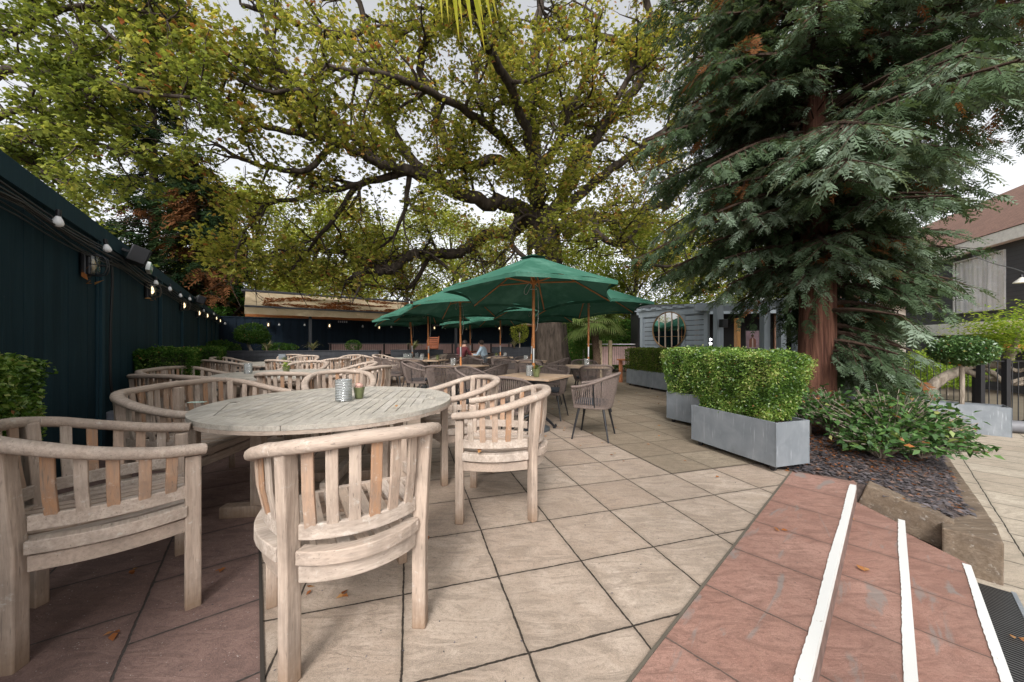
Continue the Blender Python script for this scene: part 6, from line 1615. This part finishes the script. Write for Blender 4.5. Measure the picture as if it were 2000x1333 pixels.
while z < 12:
    for _ in range(6):
        az_ = rdc.uniform(0, 2*math.pi) if rdc.random() < .8 or z > 3 else rdc.uniform(-.9, 1.3); 
        d = Vector((math.cos(az_), math.sin(az_), 0))
        tocam = -d.y
        Lb = (2.6 if z > 2.2 else 1.9)*rdc.uniform(.6, 1.15)*(1 if z < 7 else max(.5, 1-(z-7)*.07))
        if d.x < 0: Lb *= (1-.12*abs(d.x))*(.68 if z < 2.9 else 1)
        if d.x > .1 and z < 4.6: Lb = min(Lb, 1.75-.25*tocam if tocam > 0 else 1.9)
        if z > 4.1 and d.x > 0: Lb *= 1.25
        if z > 4.6 and d.x < 0: Lb *= .85
        if z < 2.3:                                  # low skirt hangs on the right and the back only
            if d.x < .15 : 
                if z < 1.9 or d.x < .0: continue
                Lb *= .75
        if tocam > .7 and z < 3.2: Lb *= .62
        if rdc.random() < .08: continue
        for _k in range(12):
            ex_ = conX(z)+d*Lb; lim = 1770 if z < 2.0 else 1845 if z < 4.1 else 2300
            if d.x > 0 and 1000+F*ex_.x/ex_.y > lim: Lb *= .88
        start = conX(z); lift = rdc.uniform(.05, .35); pts = []
        curl = Vector((-d.y, d.x, 0))*rdc.uniform(-.25, .25)
        for j in range(7):
            f = j/6; pts.append(start+(d+curl*f)*Lb*f+Vector((0,0,Lb*(lift*f-.62*f*f+.20*f**3))))
        bb.tube(pts, [.035*(1-f/7)+.006 for f in range(7)], 5, cap=False); nbr += 1
        dead0 = rdc.random() < .15
        hue = rdc.uniform(.05, .60)
        # side branchlets
        for j in range(int(13*Lb)):
            f = .14+.86*(j+rdc.random())/(13*Lb); f = min(f, .999); i = int(f*6); p = pts[i].lerp(pts[min(i+1,6)], f*6-i)
            dead = dead0 and rdc.random() < .13; td = (pts[min(i+1,6)]-pts[i]).normalized(); sd_ = td.cross(Vector((0,0,1))).normalized()*(1 if j % 2 else -1)
            dd = (td*rdc.uniform(.4,.9)+sd_*rdc.uniform(.5,1.0)+Vector((0,0,rdc.uniform(-.45,.05)))).normalized(); l2_ = rdc.uniform(.3,.62)*(1.1-.45*f)
            if mnoise.noise(p*2.1) < -.36: continue
            q1 = p+dd*l2_*.5+Vector((0,0,-.03)); q2 = p+dd*l2_+Vector((0,0,-.13*l2_-.03)); bb.tube([p, q1, q2], [.007,.005,.003], 3, cap=False)
            for g in range(7):
                fa = (g+.5)/7; aa = p.lerp(q2, fa); s2 = dd.cross(Vector((0,0,1))).normalized()*(1 if g % 2 else -1)
                AA.append(tuple(aa)); DD.append(tuple(dd*.8+s2*.6+Vector((rdc.gauss(0,.25),rdc.gauss(0,.25),rdc.uniform(-.75,.10))))); TT.append(.97 if dead or rdc.random() < .02 else min(.92, max(0, hue+.28*f+rdc.gauss(0,.1))))
            AA.append(tuple(q2)); DD.append(tuple(dd+Vector((0,0,-.15)))); TT.append(.97 if dead else min(.93, max(0, hue+.38*f+rdc.gauss(0,.1))))
    z += .135 if z < 6 else .22
for k in range(420):
    z_ = rdc.uniform(1.9, 9); az_ = rdc.uniform(0, 2*math.pi); d = Vector((math.cos(az_), math.sin(az_), 0)); p = conX(z_)+d*rdc.uniform(.2, .75)
    if mnoise.noise(p*1.3+Vector((5,0,0))) < .0: continue
    q = p+d*rdc.uniform(.1,.35)+Vector((rdc.gauss(0,.1), rdc.gauss(0,.1), -rdc.uniform(.25,.6))); bb.tube([conX(z_+.1), p, q], [.012,.007,.003], 3, cap=False)
    for g in range(9): aa = p.lerp(q, g/8); AA.append(tuple(aa)); DD.append((rdc.gauss(0,.5)+d.x*.5, rdc.gauss(0,.5)+d.y*.5, -rdc.uniform(.2,.9))); TT.append(min(.9, max(0, rdc.gauss(.35,.2))) if rdc.random() > .05 else .97)
bb.build('limbs', B_CONL, con)
AA, DD, TT = np.array(AA), np.array(DD), np.array(TT); print('conifer fronds', len(AA), nbr)
V, Fc, T = frond_mesh(AA, DD, .155, rc, TT, 5, .50); npmesh('crown', V, Fc, T, L_CYP, con)
# dead twigs near the trunk
# dark conifers behind the left fence
def dark_conifer(c, hgt, rad, label, seed, n=150, dead=.05, z0=.5):
    root = empty('dark_conifer', (c[0], c[1], 0), 0, label, 'tree', 'dark conifers beyond the fence'); rd = random.Random(seed); rg = np.random.default_rng(seed)
    MB().tube([(0,0,0),(0,0,hgt*.5),(0,0,hgt)], [.3,.2,.03], 9).build('trunk', B_CHEST, root, smooth=True); A_, D_, T_ = [], [], []; b = MB()
    for i in range(n):
        f = (i+rd.random())/n; zz_ = z0+(hgt-z0)*f; az_ = rd.uniform(0, 2*math.pi); Lb = rad*(1-f)**.75*rd.uniform(.6,1.15)+.2; d = Vector((math.cos(az_), math.sin(az_), 0)); dn_ = rd.random() < dead
        p0 = Vector((0,0,zz_)); p1 = p0+d*Lb+Vector((0,0,-.25*Lb)); b.tube([p0, p0.lerp(p1,.5)+Vector((0,0,.1)), p1], [.05,.03,.01], 4, cap=False)
        for j in range(int(9*Lb)+4):
            q = p0.lerp(p1, rd.uniform(.15,1)); sdv = Vector((-d.y, d.x, 0))*rd.choice((-1,1)); A_.append(tuple(q+Vector((rd.gauss(0,.12),rd.gauss(0,.12),rd.gauss(0,.1))))); D_.append(tuple(d*rd.uniform(.2,1)+sdv*rd.random()+Vector((0,0,rd.uniform(-.6,.1))))); T_.append(.98 if dn_ else min(.9, max(0, rd.gauss(.4,.25))))
    b.build('limbs', B_CHEST, root); V, Fc, T = frond_mesh(np.array(A_), np.array(D_), .75, rg, np.array(T_), 5, .38); npmesh('crown', V, Fc, T, L_DARK, root); return root
p = at(300, 700, 20); dark_conifer((p.x, p.y), 21, 3.4, 'tall dark conifer rising behind the fence corner, left of the chestnut crown', 61, 260, .06)
p = at(385, 700, 19); dark_conifer((p.x, p.y), 11.5, 3.0, 'dark conifer beyond the teal fence with brown dead sprays near its foot', 62, 230, .16)
p = at(430, 700, 26); dark_conifer((p.x, p.y), 13, 3.4, 'shorter dark conifer behind the far corner', 63, 200, .10)

# ------------------------------------------------------------------ background trees
def bgtree(c, hgt, rad, label, seed, mat=L_BACK, n=5200, ls=.22, trunk=.22, nm='background_tree', lo=.25, base=.45, grp='trees beyond the far fence'):
    root = empty(nm, (c[0], c[1], 0), 0, label, 'tree', grp); rd = random.Random(seed); rg = np.random.default_rng(seed)
    b = MB(); b.tube(_c([(0,0,0),(rd.gauss(0,.2),rd.gauss(0,.2),hgt*.4),(rd.gauss(0,.4),0,hgt*.8)], 4), [trunk*(1-.07*i) for i in range(9)], 8); cl = []
    for i in range(34):
        a = rd.uniform(0, 2*math.pi); f = rd.uniform(lo, .97); r_ = rad*math.sin(math.pi*min(1, (f*.8+.18)))**.7*rd.uniform(.35, 1); p = Vector((math.cos(a)*r_, math.sin(a)*r_, hgt*f)); cl.append((p, rd.uniform(.28,.5)*rad*.8)); s0 = Vector((0,0,hgt*f*.7)); b.tube([s0, s0.lerp(p,.6)+Vector((0,0,.2)), p], [.06,.04,.015], 5, cap=False)
    b.build('trunk', B_CHEST, root, smooth=True); Ps = []
    per = n//len(cl)
    for p, r_ in cl: q = rg.normal(size=(per,3)); q = q/np.linalg.norm(q, axis=1, keepdims=True)*r_*rg.uniform(.35,1.1,(per,1)); q[:,2] *= .7; Ps.append(q+np.array(tuple(p)))
    P = np.concatenate(Ps); tone = np.clip(base+.45*np.array([mnoise.noise(Vector(q)*.6+Vector((seed,0,0))) for q in P])+rg.normal(0,.18,len(P)), 0, 1)
    V, Fc, T = leaves(P, ls, .6, up=.6, tone=tone, droop=.2); npmesh('crown', V, Fc, T, mat, root); return root
bgs = [(500,23,7.5,3.2,'yellow green tree directly behind the left end of the awning',L_BACK,.55),(600,25,7,3.2,'bushy yellow green tree behind the middle of the awning',L_BACK,.5),(690,27,8,3.4,'light green tree above the leafy part of the awning',L_BACK,.6),
 (790,28,7.5,3.4,'tree beyond the far fence, left of the parasols',L_BACK,.45),(880,30,8.5,3.6,'tree beyond the far fence above the second parasol',L_BACK,.5),(980,31,8,3.6,'tree beyond the far fence just left of the chestnut trunk',L_BACK,.45),
 (1150,28,7,3.4,'tree beyond the far fence just right of the chestnut trunk',L_BACK,.4),(1240,24,6.5,3.0,'dark tree behind the grey slatted screen',L_BACK,.15),(1340,26,7.5,3.4,'tree right of the grey screen, behind the conifer',L_BACK,.2),(1450,28,9,4,'tree mostly hidden by the left side of the conifer',L_BACK,.3),
 (440,19,4.2,1.9,'dark ivy covered tree at the corner of the two fences',L_BOXD,.35),(1620,30,9,4,'tree behind the conifer trunk',L_BACK,.3)]
for i, (px, Y, hg, rd_, lab, m, bs) in enumerate(bgs):
    p = at(px, 700, Y); big = hg > 6; bgtree((p.x, p.y), hg*(1.5 if big else 1), rd_*(1.35 if big else 1), lab, 100+i, m, 21000 if big else 5200, .19, base=bs, lo=.12)
p = at(90, 700, 13.5); bgtree((p.x, p.y), 8.5, 3.2, 'green tree behind the maple, beyond the teal fence', 150, L_MAPLE, 6500, .16, base=.3, grp='trees beyond the left fence', lo=.3)
p = at(150, 700, 17.5); bgtree((p.x, p.y), 7, 3.0, 'green tree with buff tips between the maple and the dark conifers', 151, L_MAPLE, 6500, .17, base=.45, grp='trees beyond the left fence', lo=.3)
